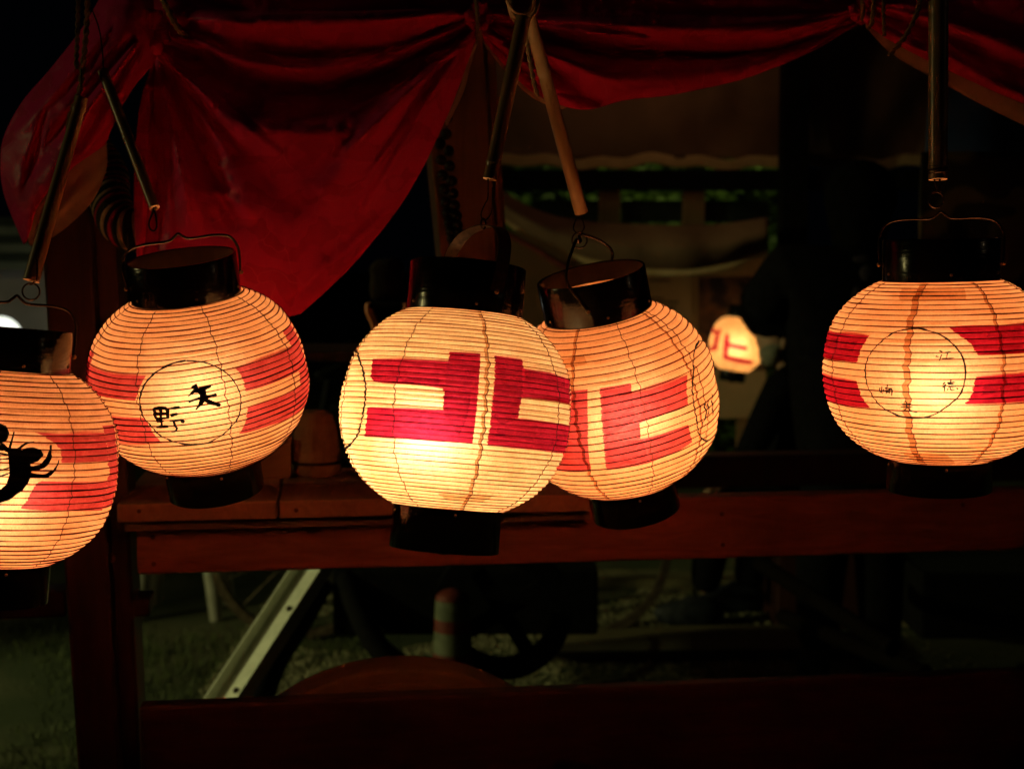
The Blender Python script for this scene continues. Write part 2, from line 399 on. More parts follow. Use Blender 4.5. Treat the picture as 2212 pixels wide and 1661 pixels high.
# its wheel
wd = 2.43; wc = at(862, 1878, wd); wR = 460 * wd / FPX
def ring_geo(ro, ri, th, n=72):
    V = []
    for k in range(n):
        a = 2 * math.pi * k / n; d = ex * math.cos(a) + ez * math.sin(a)
        V += [wc + d * ro - ey * th / 2, wc + d * ro + ey * th / 2, wc + d * ri + ey * th / 2, wc + d * ri - ey * th / 2]
    F = []
    for k in range(n):
        j = (k + 1) % n
        for q in range(4): F.append((4 * k + q, 4 * j + q, 4 * j + (q + 1) % 4, 4 * k + (q + 1) % 4))
    return V, F
M_wheel = wood_mat('worn_wheel_wood', (.30, .17, .08), (.46, .27, .13), 0, .6, 6)
wh = sub(mesh('wheel', *ring_geo(wR, wR * .80, .085), M_wheel, FLT, smooth=False), FLT); bevel(wh, .006)
bevel(mesh('rim_band', *ring_geo(wR * .93, wR * .84, .10), M_wheel, wh, smooth=False), .006)
for k in range(10):
    a = 2 * math.pi * (k + .5) / 10; d = ex * math.cos(a) + ez * math.sin(a); q = -ex * math.sin(a) + ez * math.cos(a)
    mesh('spoke', *box_geo(wc + d * wR * .49, d * wR * .32, q * .02, ey * .02), M_wheel, wh, smooth=False)
mesh('hub', *tube_geo([wc - ey * .08, wc + ey * .08], .075, 20), M_wheel, wh, smooth=False)

# ------------------------------------------------------------------ paper lanterns
class Chart:
    """the lantern's paper skin: angle and height on the axis -> point, with the dents between the hoops"""
    def __init__(s, R, hh, rt_, rb_, ribs, dent, n=2.25, seed=0):
        s.R, s.hh, s.ribs, s.dent, s.seed = R, hh, ribs, dent, seed
        z = np.linspace(-hh, hh, 900)
        def rad(z, rc):
            b = hh / (1 - (rc / R) ** n) ** (1 / n); return R * np.maximum(0, 1 - (np.abs(z) / b) ** n) ** (1 / n)
        r = np.where(z >= 0, rad(z, rt_), rad(z, rb_))
        ds = np.hypot(np.diff(z), np.diff(r)); s.z = z; s.r = r
        s.s = np.concatenate([[0], np.cumsum(ds)]) / ds.sum()
        dr, dz = np.gradient(r), np.gradient(z); L = np.hypot(dr, dz); s.nr, s.nz = dz / L, -dr / L
    def wob(s, phi, f):      # hoops are not perfectly even
        i = np.floor(f)
        return 0.0012 * (np.sin(phi * 1.0 + s.seed + i * 1.7) * .5 + np.sin(phi * 2 + i * 2.3) * .25)
    def P(s, phi, z, off=0.0):
        phi = np.asarray(phi, float); z = np.asarray(z, float)
        r = np.interp(z, s.z, s.r); ss = np.interp(z, s.z, s.s); nr = np.interp(z, s.z, s.nr); nz = np.interp(z, s.z, s.nz)
        f = ss * (s.ribs + 1); fr = f - np.floor(f)
        d = -s.dent * (1 - np.abs(2 * fr - 1)) ** .85 * (1 + .35 * np.sin(phi * 3 + np.floor(f) * 2.1 + s.seed)) + off
        big = .0016 * np.sin(phi * 2 + s.seed) + .0009 * np.sin(phi * 5 + z * 40 + s.seed * 2) + .0006 * np.sin(phi * 11 + z * 90)
        r = r + d * nr + big * (1 - (z / s.hh) ** 4); zz = z + d * nz + s.wob(phi, 0) * (1 - (z / s.hh) ** 2)
        return np.stack([r * np.cos(phi), r * np.sin(phi), zz], -1)

D2R = math.pi / 180
def film(ch, poly, off, row=.0008, dphi=2.2, jitter=.6):
    """paint film: polygon in (degrees, mm) laid on the paper skin"""
    P = np.array(poly, float); V, F = [], []
    zs = np.arange(P[:, 1].min(), P[:, 1].max() + 1e-6, row * 1000)
    zs = np.append(zs, P[:, 1].max() - 1e-4)
    rnd = random.Random(int(abs(P.sum()) * 10))
    jl = [rnd.gauss(0, jitter) for _ in zs]
    def spans(z):
        xs = []
        for i in range(len(P)):
            (x0, z0), (x1, z1) = P[i], P[(i + 1) % len(P)]
            if (z0 <= z < z1) or (z1 <= z < z0): xs.append(x0 + (x1 - x0) * (z - z0) / (z1 - z0))
        return sorted(xs)
    for a in range(len(zs) - 1):
        za, zb = zs[a], zs[a + 1]
        if zb - za < 1e-5: continue
        zm = (za + zb) / 2; m = spans(zm); sa, sb = spans(za + 1e-4), spans(zb - 1e-4)
        if not (len(sa) == len(m) == len(sb)): sa = sb = m
        for q in range(0, len(m) - 1, 2):
            n = max(2, int((m[q + 1] - m[q]) / dphi) + 2); t = np.linspace(0, 1, n)
            ja, jb = jl[a] * .5, jl[a + 1] * .5
            pa = (sa[q] + ja + (sa[q + 1] - sa[q] - 1.4 * ja) * t) * D2R; pb = (sb[q] + jb + (sb[q + 1] - sb[q] - 1.4 * jb) * t) * D2R
            k = len(V)
            V += ch.P(pa, np.full(n, za / 1000), off).tolist() + ch.P(pb, np.full(n, zb / 1000), off).tolist()
            F += [(k + i, k + i + 1, k + n + i + 1, k + n + i) for i in range(n - 1)]
    return V, F

def stroke(ch, pts, w, off=.0007, w1=None, seed=0):
    """brush stroke through (degrees, mm) points, width in mm"""
    pts = np.array(pts, float); ps = ch.R * 1000 * D2R
    ln = np.hypot(np.diff(pts[:, 0]) * ps, np.diff(pts[:, 1])).sum(); c = crom(pts, max(8, int(ln / .55)))
    x, z = c[:, 0] * ps, c[:, 1]
    dx, dz = np.gradient(x), np.gradient(z); L = np.hypot(dx, dz) + 1e-9
    nx, nz = -dz / L, dx / L
    n = len(c); rnd = random.Random(seed + int(abs(pts.sum()) * 7))
    kn = np.array([1 + .34 * rnd.uniform(-1, 1) for _ in range(max(3, int(ln / 4)))])     # pressure of the brush
    wv = np.linspace(w, w1 if w1 is not None else w * .7, n) * np.interp(np.linspace(0, 1, n), np.linspace(0, 1, len(kn)), kn) * np.array([1 + .10 * rnd.uniform(-1, 1) for _ in range(n)])
    wv[0] *= .7; wv[1] *= .9; wv[-1] *= .35; wv[-2] *= .7
    V, F = [], []
    for k, o_ in enumerate((-.5, -.25, 0, .25, .5)):
        X = (x + nx * wv * o_) / ps * D2R; Zz = (z + nz * wv * o_) / 1000
        V += ch.P(X, Zz, off).tolist()
    for k in range(4):
        F += [(k * n + i, k * n + i + 1, (k + 1) * n + i + 1, (k + 1) * n + i) for i in range(n - 1)]
    return V, F

def make_lantern(label, cx, cy_, rpx, d, tr, tw, hh, rc, rb, ribs, warm, power, bulb, bulb_col, hoop, paint, bands, strokes, rings, seams,
                 top_h, bot_h, bail, group='lit paper lanterns', top_r=None, detail=1.0, dent=.0016, rib_r=.00075, blobs=(), coats=()):
    c = at(cx, cy_, d); t = CAM - c; t[2] = 0; t /= np.linalg.norm(t); side = np.cross([0, 0, 1], t)
    z = np.array([0, 0, 1.0]) + math.tan(tr * D2R) * side + math.tan(tw * D2R) * t; z /= np.linalg.norm(z)
    x = t - (t @ z) * z; x /= np.linalg.norm(x); y = np.cross(z, x)
    Mx = np.stack([x, y, z], 1); R = rpx * d / FPX; H = hh * R
    L = thing('paper_lantern', label, 'lantern', c, group, Mx)
    seed = cx % 7
    ch = Chart(R, H, rc * R, rb * R, ribs, dent, seed=seed)
    def add(name, geo, mat, parent=L, smooth=True): return mesh(name, geo[0], geo[1], mat, parent, smooth, world=False)
    # paper
    nu = int(180 * detail); per = 4 if detail >= 1 else 3
    sv = np.linspace(0, 1, (ribs + 1) * per + 1); zv = np.interp(sv, ch.s, ch.z)
    ph = np.linspace(0, 2 * math.pi, nu, endpoint=False)
    PH, ZV = np.meshgrid(ph, zv); V = ch.P(PH, ZV).reshape(-1, 3)
    paper = add('paper_body', (V.tolist(), grid_faces(nu, len(zv), True)), paper_mat('washi_paper', warm, seed))
    # hoops: each a thin split-bamboo ring
    for i in range(1, ribs + 1):
        zz = float(np.interp(i / (ribs + 1), ch.s, ch.z)); n = int(120 * detail)
        a = np.linspace(0, 2 * math.pi, n, endpoint=False)
        rr = rib_r * (1 + .22 * np.sin(a * 2 + i * 1.9) + .15 * np.sin(a * 5 + i) + .12 * np.sin(a * 13 + i * 3))
        add('hoop', tube_geo(ch.P(a, np.full(n, zz), .0001), rr, 5, closed=True), M_hoop[hoop], paper)
    # seams where the paper strips overlap
    for k, (s0, w, strong) in enumerate(seams):
        zz = np.linspace(-H, H, int(90 * detail) + 20)
        wob = s0 + .55 * np.sin(zz * 260 + k) + .35 * np.sin(zz * 610 + k * 2)
        ww = w / (np.interp(zz, ch.z, ch.r) * 1000) / D2R
        Vs = np.concatenate([ch.P((wob - ww / 2) * D2R, zz, .00042), ch.P((wob + ww / 2) * D2R, zz, .00042)])
        n = len(zz); Fs = [(i, n + i, n + i + 1, i + 1) for i in range(n - 1)]
        if strong: add('paper_overlap', (Vs.tolist(), Fs), M_seam, paper)
        wob2 = wob + ww * .45
        add('seam_line', tube_geo(ch.P(wob2 * D2R, zz, .0003), .00058, 4), M_thread, paper)
    for pl in blobs: add('paper_patch', film(ch, pl, .00050), M_overlap2, paper)
    for pl in bands:
        for turn in ((0, 180) if detail >= 1 else (0,)):
            add('painted_band', film(ch, [(a + turn, b) for a, b in pl], .00028), M_paint[paint], paper)
    for pl in coats: add('painted_band', film(ch, pl, .00040, .0008, 2.2, 1.2), M_coat2, paper)
    for rg, w in rings:
        rg = rg + [rg[0]] if len(rg) > 3 and w > 0 else rg
        add('ring_emblem', stroke(ch, rg, abs(w), .0013, abs(w) * .8), M_ink, paper)
    for st in strokes:
        pts, w = st[0], st[1]; w1 = st[2] if len(st) > 2 else None
        if w == 0: add('crest_shape', film(ch, pts, .0008, .0006, 2.2, .15), M_ink, paper)
        else: add('brush_stroke', stroke(ch, pts, w, .0016, w1), M_ink, paper)
    # collars
    rT = (top_r or rc + .005) * R + .003; rB = rb * R + .003
    zt, zb = H - .004, -H + .004
    nT = 72
    add('top_collar', lathe_geo([(rT - .0026, zt - .002), (rT, zt), (rT, zt + top_h - .001), (rT - .0008, zt + top_h), (rT - .0022, zt + top_h), (rT - .003, zt + top_h - .001)], nT), M_lacq)
    inner = add('collar_lining', lathe_geo([(rT - .0031, zt + top_h - .001), (rT - .0031, zt - .002)], nT), M_lacq_in)
    add('bottom_collar', lathe_geo([(rB - .003, zb), (rB, zb), (rB, zb - bot_h + .001), (rB - .001, zb - bot_h), (rB - .004, zb - bot_h), (rB - .004, zb - bot_h + .004), (.0005, zb - bot_h + .004)], nT), M_lacq)
    add('candle_base', lathe_geo([(.0005, zb - bot_h - .006), (.004, zb - bot_h - .0055), (.013, zb - bot_h - .003), (.016, zb - bot_h + .001), (.016, zb - bot_h + .004)], 24), M_wire)
    for a, zz, rr in ((10, zt + .009, rT), (-60, zt + .01, rT), (70, zt + .01, rT), (190, zt + .01, rT), (8, zb - .008, rB), (-70, zb - .009, rB)):
        a *= D2R; add('rivet', sphere_geo((rr * math.cos(a), rr * math.sin(a), zz), .0018, 8, 6), M_brass)
    # the paper's inner rim, glowing from below through the open collar
    zr = zt + top_h - .026; na = 72
    add('inner_rim', lathe_geo([(rT * .70, zr - .004), (rT - .0033, zr)], na), paper.data.materials[0])
    # handle
    kind, az, lean, hgt, wr = bail
    az *= D2R; u_ = np.array([math.cos(az), math.sin(az), 0]); v_ = np.array([-math.sin(az), math.cos(az), 0]); w_ = np.array([0, 0, 1.0]) + math.tan(lean * D2R) * v_
    w_ = w_ / np.linalg.norm(w_)
    piv = zt + top_h * .42; ro = rT + .0025
    if kind == 'wire':
        prof = [(-1, 0), (-1.02, .35), (-1.0, .62), (-.88, .85), (-.62, .93), (-.2, .93), (-.08, 1.0), (0, 1.07), (.08, 1.0), (.2, .93), (.62, .93), (.88, .85), (1.0, .62), (1.02, .35), (1, 0)]
    elif kind == 'hook':
        prof = [(-1, 0), (-.97, .45), (-.80, .72), (-.42, .96), (-.15, 1.0), (-.06, .93), (.06, .93), (.15, 1.0), (.42, .96), (.80, .72), (.97, .45), (1, 0)]
    else:
        prof = [(-1, 0), (-.98, .4), (-.86, .72), (-.55, .93), (0, 1.0), (.55, .93), (.86, .72), (.98, .4), (1, 0)]
    pts = np.array([u_ * ro * a + np.array([0, 0, piv]) + w_ * hgt * b for a, b in prof])
    if kind == 'hook': pts = np.array([p + v_ * ((-.016 if a > 0 else .026) * math.sin(math.pi * min(1, b)) * (1 if abs(a) > .1 else .2)) for p, (a, b) in zip(pts, prof)])
    pc = crom(pts, 70)
    if kind == 'strap':
        half = .0085; Vh, Fh = [], []
        for i, p in enumerate(pc):
            tt = pc[min(i + 1, 69)] - pc[max(i - 1, 0)]; tt /= np.linalg.norm(tt); nn = np.cross(tt, v_); nn /= np.linalg.norm(nn)
            Vh += [p + v_ * half + nn * .0006, p - v_ * half + nn * .0006, p - v_ * half - nn * .0006, p + v_ * half - nn * .0006]
        for i in range(69):
            for q in range(4): Fh.append((4 * i + q, 4 * i + (q + 1) % 4, 4 * i + 4 + (q + 1) % 4, 4 * i + 4 + q))
        add('handle', (Vh, Fh), M_wire)
    else: add('handle', tube_geo(pc, wr, 8), M_wire)
    for sg in (-1, 1):
        p = u_ * (ro + .001) * sg; add('rivet', sphere_geo((p[0], p[1], piv), .003, 10, 6), M_brass)
    # bulb: the lantern's own light
    bz, bx = bulb
    pb = Mx.T @ (side * bx) + np.array([0, 0, bz])
    add('bulb', sphere_geo(pb, .011, 16, 10, (1, 1, 1.35)), emit_mat('warm_bulb', bulb_col, power))
    add('bulb_holder', tube_geo([pb - np.array([0, 0, .014]), np.array([pb[0] * .6, pb[1] * .6, zb - bot_h + .004])], .007, 10), M_wire)
    top = c + Mx @ (np.array([0, 0, piv]) + w_ * hgt * .98)
    return L, top

W1, W2, W3 = (.82, .55, .33), (.84, .56, .33), (.90, .675, .44)
# -- the one cut by the left edge of the picture, with the crest
crest = [([(-5.0, 59.4), (-1.9, 57.1), (0.1, 49.5), (-0.8, 41.5), (-4.1, 37.2), (-7.7, 40.7), (-9.3, 48.3), (-7.9, 56.4)], 0),
         ([(6.9, 31.7), (9, 34), (12.1, 34.8), (15.7, 32.3), (17.6, 27.1), (14.7, 18.9), (10.1, 16.0), (7.2, 19.8)], 0),
         ([(-.5, 33), (4.5, 33), (8, 30), (10, 22), (12, 10), (11, -3), (8, -14), (2, -25), (-6, -31), (-14, -33), (-22, -30), (-28, -20), (-26, -19), (-18, -22), (-10, -22), (-4, -17), (0, -8), (1.5, 4), (.5, 20)], 0),
         ([(2.4, 51.1), (1.5, 41.8), (0.5, 32)], 1.5, 3), ([(12.4, 40.8), (8.0, 37.8), (4.3, 30.8)], 1.2, 3), ([(-4.1, 36.5), (-0.5, 31.0), (3.0, 26.1)], 6, 6),
         ([(7.1, 22.4), (3.3, 16.8)], 4, 6), ([(20.7, 37.8), (20.4, 31), (20.1, 24.4), (17.8, 15.0), (10.2, 10.6), (5.1, 11.6)], 2, 7), ([(20.3, 27), (19.5, 21), (17, 14.5)], 5, 5),
         ([(25.2, 21.1), (23.4, 11.0), (19.9, 3.5), (11.0, 3.9), (6, 7)], 1.2, 7), ([(22, 8), (19, 3), (13, 2.5)], 3, 4),
         ([(-9, 18), (-3.5, 20.1), (2, 21.9)], .8, 2.2), ([(-10, 5), (-3.2, 8.1), (3, 13.3)], .8, 2.2), ([(-10, -3), (-3.0, 1.5), (3.4, 7.4)], .8, 2.2), ([(-10, 26), (-3.8, 26.7), (1.8, 24.5)], .8, 2.2),
         ([(-14, 30), (-8, 33), (-2, 31)], 1, 3)]
LA, tA = make_lantern('lit round lantern with a black crest of a curled shrimp, cut by the left edge', 12, 1005, 235, 1.70, 5.5, -2, .90, .50, .44, 36, W1, 345, (-.035, -.006), (1, .40, .16), 0, 0,
    [[(13, 52), (37, 50), (60, 50), (60, 17), (26.9, 17.7), (26.5, 32.6), (21, 43)], [(60, 58), (77, 58), (77, -40), (60, -40), (60, -6), (62, -2), (62, 8), (60, 12)], [(14.5, -5.4), (17, -3), (60, -6), (60, -42), (8, -35), (11, -24)],
     [(86, 57), (102, 57), (102, -40), (86, -40)]],
    crest, [], [(-12, 3, 0), (33.5, 3, 0), (79, 3, 0), (124, 3, 0), (169, 3, 0), (214, 3, 0), (259, 3, 0), (304, 3, 0)], .051, .050, ('wire', 96, 2, .064, .0017), top_r=.49)
# -- 矢野
ringB = [(-5.1, 58.5), (-12.4, 57.0), (-20.7, 49.8), (-26.1, 39.9), (-29.2, 29.9), (-31.0, 18.5), (-31.3, 5.8), (-30.7, -4.2), (-27.9, -15.3), (-24.6, -26.9), (-20.3, -34.9), (-13.5, -42.2), (-7.0, -44.5), (0.4, -44.4), (7.3, -38.2), (12.7, -29.1), (16.4, -20.7), (18.5, -10.7), (19.8, 0.7), (19.9, 10.7), (18.6, 22.1), (15.6, 35.2), (11.4, 44.5), (6.6, 51.4), (1.9, 55.2)]
kB = [([(-2.6, 30.5), (-1.9, 25.3), (-3.4, 22.5), (-6.1, 18.0)], 4.6, 1.4), ([(-3.5, 22.8), (-0.3, 23.3), (6.0, 26.3)], 2.6, 3.4), ([(1.0, 22.5), (1.2, 14.7), (-0.9, 6.6), (-3.5, 0.1)], 5.6, 1.2),
      ([(-6.3, 11.5), (-0.9, 13.9), (8.0, 14.8)], 2.2, 2.4), ([(1.4, 12.6), (4.5, 6.5), (9.0, .9)], 3.0, 3.6),
      ([(-24.1, 7), (-23.9, -0.3), (-23.8, -7.1)], 2.9, 2.4), ([(-24.3, 6.2), (-20.3, 6.8), (-17.3, 5.8)], 2.2, 2.6), ([(-17.3, 6), (-17.4, -1.0), (-17.7, -7)], 3.0, 2.6), ([(-24.0, 0.0), (-20.7, -0.2), (-17.7, -0.4)], 1.8), ([(-23.9, -6.8), (-21.1, -6.2), (-17.8, -6)], 2.4),
      ([(-20.6, 6.5), (-21.2, -6.5), (-21.8, -18.2)], 2.8, 2.2), ([(-23.9, -10.2), (-20.0, -9.9)], 1.6), ([(-24.8, -17.5), (-21.6, -17.2), (-18.0, -16.9)], 2.8, 2.6),
      ([(-15.9, 5.4), (-13.5, 5.6), (-10.8, 6.0)], 1.6, 2.4), ([(-16.1, -3.7), (-14.4, -2.5), (-12.2, -2.0)], 2.8, 2.4), ([(-17.1, -9.6), (-14.5, -10.1), (-10.5, -9.6)], 1.6, 1.8), ([(-15.1, -10.4), (-14.7, -16.6), (-14.3, -21.0), (-15.6, -23.9), (-17.6, -23.7)], 2.6, 1.6), ([(-11.0, -9.0), (-10.3, -14.4)], 2.2, 4.2)]
LB, tB = make_lantern('lit round lantern with two black characters in a thin ring, before the red curtain', 431, 820, 231, 1.83, -7.3, 10, .82, .47, .43, 39, W2, 350, (-.022, -.004), (1, .43, .17), 0, 0,
    [[(20.5, 41), (64, 41), (64, 62), (82, 62), (82, -46), (64, -46), (17, -42.5), (21, -28), (23, -10), (64, -10), (64, 9), (23.6, 9.6), (23, 26)],
     [(-92, 47), (-27.3, 45.5), (-31.5, 30), (-34.0, 15.2), (-92, 15)], [(-92, -8), (-30.3, -6), (-28, -24), (-24.4, -40.7), (-92, -40)], [(90, 62), (104, 62), (104, -46), (90, -46)]],
    [(q[0], q[1] * 1.5, (q[2] * 1.45 if len(q) > 2 else None)) for q in kB], [(ringB, 2.0)], [(-80, 3, 0), (-33, 3, 0), (12, 3.5, 0), (57, 3, 0), (102, 3, 0), (147, 3, 0), (192, 3, 0), (237, 3, 0)], .052, .045, ('wire', 96, -10, .058, .0017))
# -- the bright one with the big emblem
LC, tC = make_lantern('brightest lit lantern, large red angular emblem, hanging in front of the tilted one', 985, 887, 247, 1.68, 5.2, -8, .86, .485, .455, 47, W3, 480, (-.028, -.030), (1, .605, .275), 1, 1,
    [[(-50, 49), (-6.5, 50.5), (-6.5, 61.5), (9.6, 62), (8.8, -38), (-51, -39.5), (-48.5, -22), (-48, -6), (-6.6, -4), (-7.3, 20.3), (-44, 21.5), (-48.4, 27)],
     [(17.0, 61.6), (33.5, 61), (33.4, 50), (84.0, 48), (82, 17), (31, 17), (30.5, -6.0), (82, -7), (84, -40), (16.0, -38.5)]],
    [], [([(-92, 59), (-82, 60), (-72, 56), (-63, 47), (-56, 35), (-51.5, 20), (-50, 4), (-50.5, -13), (-53.5, -29), (-58, -41), (-65, -50), (-74, -54), (-88, -54), (-100, -52), (-110, -44), (-118, -20), (-120, 8), (-115, 36), (-104, 54)], 3.2),
        ([(84, 58), (94, 60), (104, 58), (116, 40), (120, 8), (116, -28), (106, -48), (94, -52), (86, -48), (79, -30), (75, 0), (77, 30)], 3.2)],
    [(-32, 3.5, 0), (13, 4, 1), (58, 3.5, 0), (103, 3, 0), (148, 3, 0), (193, 3, 0), (238, 3, 0), (283, 3, 0)], .060, .052, ('strap', 28, 10, .086, 0), rib_r=.00052, dent=.0018,
    blobs=[[(-8, -96), (30, -96), (24, -104), (-2, -104)]],
    coats=[[(-7, 62), (9, 62), (9, 24), (-7, 24)], [(-9, 22), (6, 20), (5, -10), (2, -30), (-5, -12)], [(17, 61), (33, 60), (31, 14), (30, -8), (22, -14), (17, -6)], [(34, 49), (70, 48), (70, 36), (34, 38)], [(20, -18), (60, -22), (60, -32), (20, -28)], [(-48, 30), (-10, 30), (-10, 23), (-47, 23)]])
# -- the tilted one
LD, tD = make_lantern('tilted lit lantern with open black rim and wire hook, half hidden by the brightest lantern', 1328, 862, 220, 1.90, -11, 11, .90, .50, .42, 31, W2, 430, (-.030, .012), (1, .41, .16), 0, 0,
    [[(-52, 56.5), (-23.3, 56.2), (-13.1, 56.0), (-16, 10), (-20.6, -53.0), (-52, -54)], [(-6.1, 55.0), (11.7, 54.2), (10.9, 40.8), (47.5, 40.4), (43.5, 24), (41.7, 6.1), (11.8, 2.6), (10.8, -18.1), (40.2, -20.0), (43.3, -47.6), (13.9, -55.6), (-11.3, -53.3), (-8.5, 0)]],
    [([(54.3, -3.0), (54.3, -18.4), (50.0, -27.5)], 3.6, 2.4), ([(59.0, -4.0), (57.0, -21.4)], 3.8, 3.8), ([(65.0, 0.0), (62.0, -27)], 3.6, 4.2)],
    [([(76.1, 65.7), (66, 63), (58, 53), (51, 36), (47.5, 20.7), (45.7, 5), (45.7, -10), (46.3, -25), (48.1, -39), (52, -50), (58, -57.6), (68, -60), (80, -56), (92, -40), (98, -10), (98, 20), (92, 48)], 2.4)],
    [(-70, 3.5, 0), (-22, 4, 1), (15, 3.5, 0), (50, 3.2, 1), (56, 3.2, 0), (100, 3, 0), (145, 3, 0), (190, 3, 0), (235, 3, 0)], .055, .045, ('hook', -8, -5, .082, .0020),
    blobs=[[(-30, 92), (-14, 94), (-12, 84), (-28, 82)]],
    coats=[[(-5, 50), (11, 50), (10, 10), (-8, -10)], [(-8, -12), (12, -20), (13, -50), (-10, -48)], [(-50, 54), (-26, 54), (-24, 20), (-50, 18)]])
# -- 江崎徳夫
ringE = [(-14.1, 55.5), (-9.6, 55.6), (-2.9, 51.7), (2.1, 46.5), (6.2, 38.5), (9.1, 29.7), (10.7, 20.0), (11.2, 6.2), (9.5, -12.6), (5.0, -25.5), (-2.8, -38.0), (-10.6, -42.0), (-16.0, -41.7), (-22.6, -37.4), (-29.2, -28.0), (-33.3, -15.9), (-35.7, -2.7), (-36.3, 9.9), (-35.0, 24.2), (-31.5, 35.4), (-27.3, 44.7), (-21.6, 52.0)]
kE = [[(-0.3, 32.4), (1.3, 31.0)], [(-1.8, 26.5), (-0.2, 25.7)], [(0.9, 28.5), (-0.2, 21.3)], [(2.1, 30.2), (4.9, 30.9)], [(3.6, 30.5), (2.9, 24.5)], [(0.9, 23.7), (6.4, 24.5)],
      [(-27.9, -9.1), (-28.1, -13.4), (-26.8, -14.5)], [(-26.9, -7.7), (-27.0, -16.6)], [(-25.9, -10.6), (-26.2, -14.8)], [(-25.3, -9.6), (-21.6, -9.6)], [(-23.8, -6.1), (-24.8, -11.3)], [(-23.6, -10.7), (-22.5, -11.8)], [(-25.6, -12.6), (-21.8, -10.9), (-22.2, -18.1)], [(-24.8, -13.8), (-24.7, -16.3)], [(-24.8, -13.8), (-23.1, -13.6), (-23.3, -15.7)],
      [(2.5, -1.5), (1.3, -4.4)], [(2.8, -3.9), (1.2, -7.7)], [(2.3, -6.4), (2.2, -11.8)], [(4.9, 1.0), (4.8, -3.5)], [(3.3, -2.3), (6.8, -1.5)], [(3.6, -3.5), (6.4, -3.5)], [(3.8, -6.4), (7.4, -5.6)], [(3.8, -8.4), (3.5, -10.5)], [(4.6, -7.6), (5.2, -10.1), (6.8, -9.7)], [(5.6, -7.6), (6.0, -8.4)], [(7.5, -7.6), (8.1, -9.7)],
      [(-15.8, -22.8), (-14.8, -25.3)], [(-17.3, -26.8), (-12.5, -25.9)], [(-17.9, -29.9), (-12.0, -28.8)], [(-14.8, -24.4), (-15.3, -31.3), (-17.2, -34.9)], [(-14.9, -29.5), (-12.8, -33.6), (-9.9, -35.0)]]
LE, tE = make_lantern('lit lantern with four small black characters in a ring, under the upright bamboo', 2030, 797, 250, 1.67, -1, 1, .785, .46, .42, 38, W1, 385, (-.026, -.002), (1, .41, .16), 0, 1,
    [[(-92, 47), (-37.5, 47.5), (-40.5, 32), (-42.3, 16.5), (-92, 16)], [(-92, -4.5), (-41.9, -4), (-39, -22), (-34.2, -34), (-92, -35)],
     [(3.9, 57.4), (62, 57), (62, 26), (17.4, 26.3), (14, 40)], [(15.7, 3.7), (62, 3.8), (62, -26.8), (11.9, -26.2), (14.8, -12)], [(62, 66), (78, 66), (78, -27), (62, -27)]],
    [(s, 1.7, 1.1) for s in kE], [(ringE, 1.75)], [(-62, 3, 0), (-15, 7.5, 1), (29, 4, 1), (75, 3.5, 0), (120, 3, 0), (165, 3, 0), (210, 3, 0), (255, 3, 0)], .049, .041, ('wire', 92, 0, .056, .0013), rib_r=.00062,
    blobs=[[(-31, 98), (18, 98), (16, 85), (-26, 85)], [(-26, -86), (4, -86), (14, -101), (-20, -101)]],
    coats=[[(24, 54), (60, 54), (60, 40), (22, 42)], [(20, -4), (60, -4), (60, -14), (18, -16)], [(-80, 42), (-44, 40), (-46, 28), (-80, 30)]])
# -- far behind, beside the masked person
LF, tF = make_lantern('small blurred lit lantern far behind, next to the masked person', 1592, 744, 60, 5.78, 8, -4, .98, .5, .45, 26, W3, 280, (-.01, 0), (1, .55, .2), 1, 1,
    [[(-28.5, 34), (-19, 34), (-18, 2), (21.7, -3), (21.7, -21), (-17, -19), (-16, -52), (46, -56), (46, -71), (-27, -70)],
     [(-80, 58), (-52, 40), (-50, 50), (-41, 52), (-41, -38), (-52, -38), (-78, -44), (-78, -28), (-54, -20), (-54, 22), (-80, 42)]],
    [], [], [(0, 3, 0), (60, 3, 0), (120, 3, 0), (180, 3, 0), (240, 3, 0), (300, 3, 0)], .05, .045, ('wire', 90, 0, .06, .0016), detail=.5, rib_r=.0004)

# ------------------------------------------------------------------ bamboo hangers
def bamboo(label, p0, p1, r0, r1, nodes, wires, ring=None, group='bamboo tubes the lanterns hang from'):
    p0, p1 = np.array(p0), np.array(p1)
    B = thing('bamboo_hanger', label, 'bamboo tube', p0, group)
    n = 60; t = np.linspace(0, 1, n); P = p0[None] * (1 - t[:, None]) + p1[None] * t[:, None]
    r = r0 + (r1 - r0) * t
    for q in nodes: r = r + .0011 * np.exp(-((t - q) / .010) ** 2) - .0007 * np.exp(-((t - q - .022) / .008) ** 2)
    ax = (p1 - p0) / np.linalg.norm(p1 - p0)
    Vo, Fo = tube_geo(P, r, 24, cap=False); o = mesh('tube', Vo, Fo, M_bamboo, B)
    Vi, Fi = tube_geo(P, r * .52, 24, cap=False)
    k = 24; ends = []
    for b in (0, n - 1):
        V = [Vo[b * k + i] for i in range(k)] + [Vi[b * k + i] for i in range(k)]
        F = [(i, (i + 1) % k, k + (i + 1) % k, k + i) for i in range(k)]
        if b == 0: F = [f[::-1] for f in F]
        mesh('cut_end', V, F, M_bamboo_cut, B, smooth=False)
    mesh('bore', Vi, [f[::-1] for f in Fi], M_bamboo_cut, B)
    for w, rad in wires: mesh('hook_wire', *tube_geo(crom(w, 12 * (len(w) - 1)), rad, 7), M_wire, B)
    if ring is not None:
        c, rr, tilt = ring; a = np.linspace(0, 2 * math.pi, 40, endpoint=False)
        R_ = np.array([c + rr * (np.array([math.cos(q) * math.cos(tilt), math.cos(q) * math.sin(tilt), math.sin(q)])) for q in a])
        mesh('ring', *tube_geo(R_, .0011, 7, closed=True), M_wire, B)
    return B
def pw(pts, d): return [at(x, y, d) for x, y in pts]
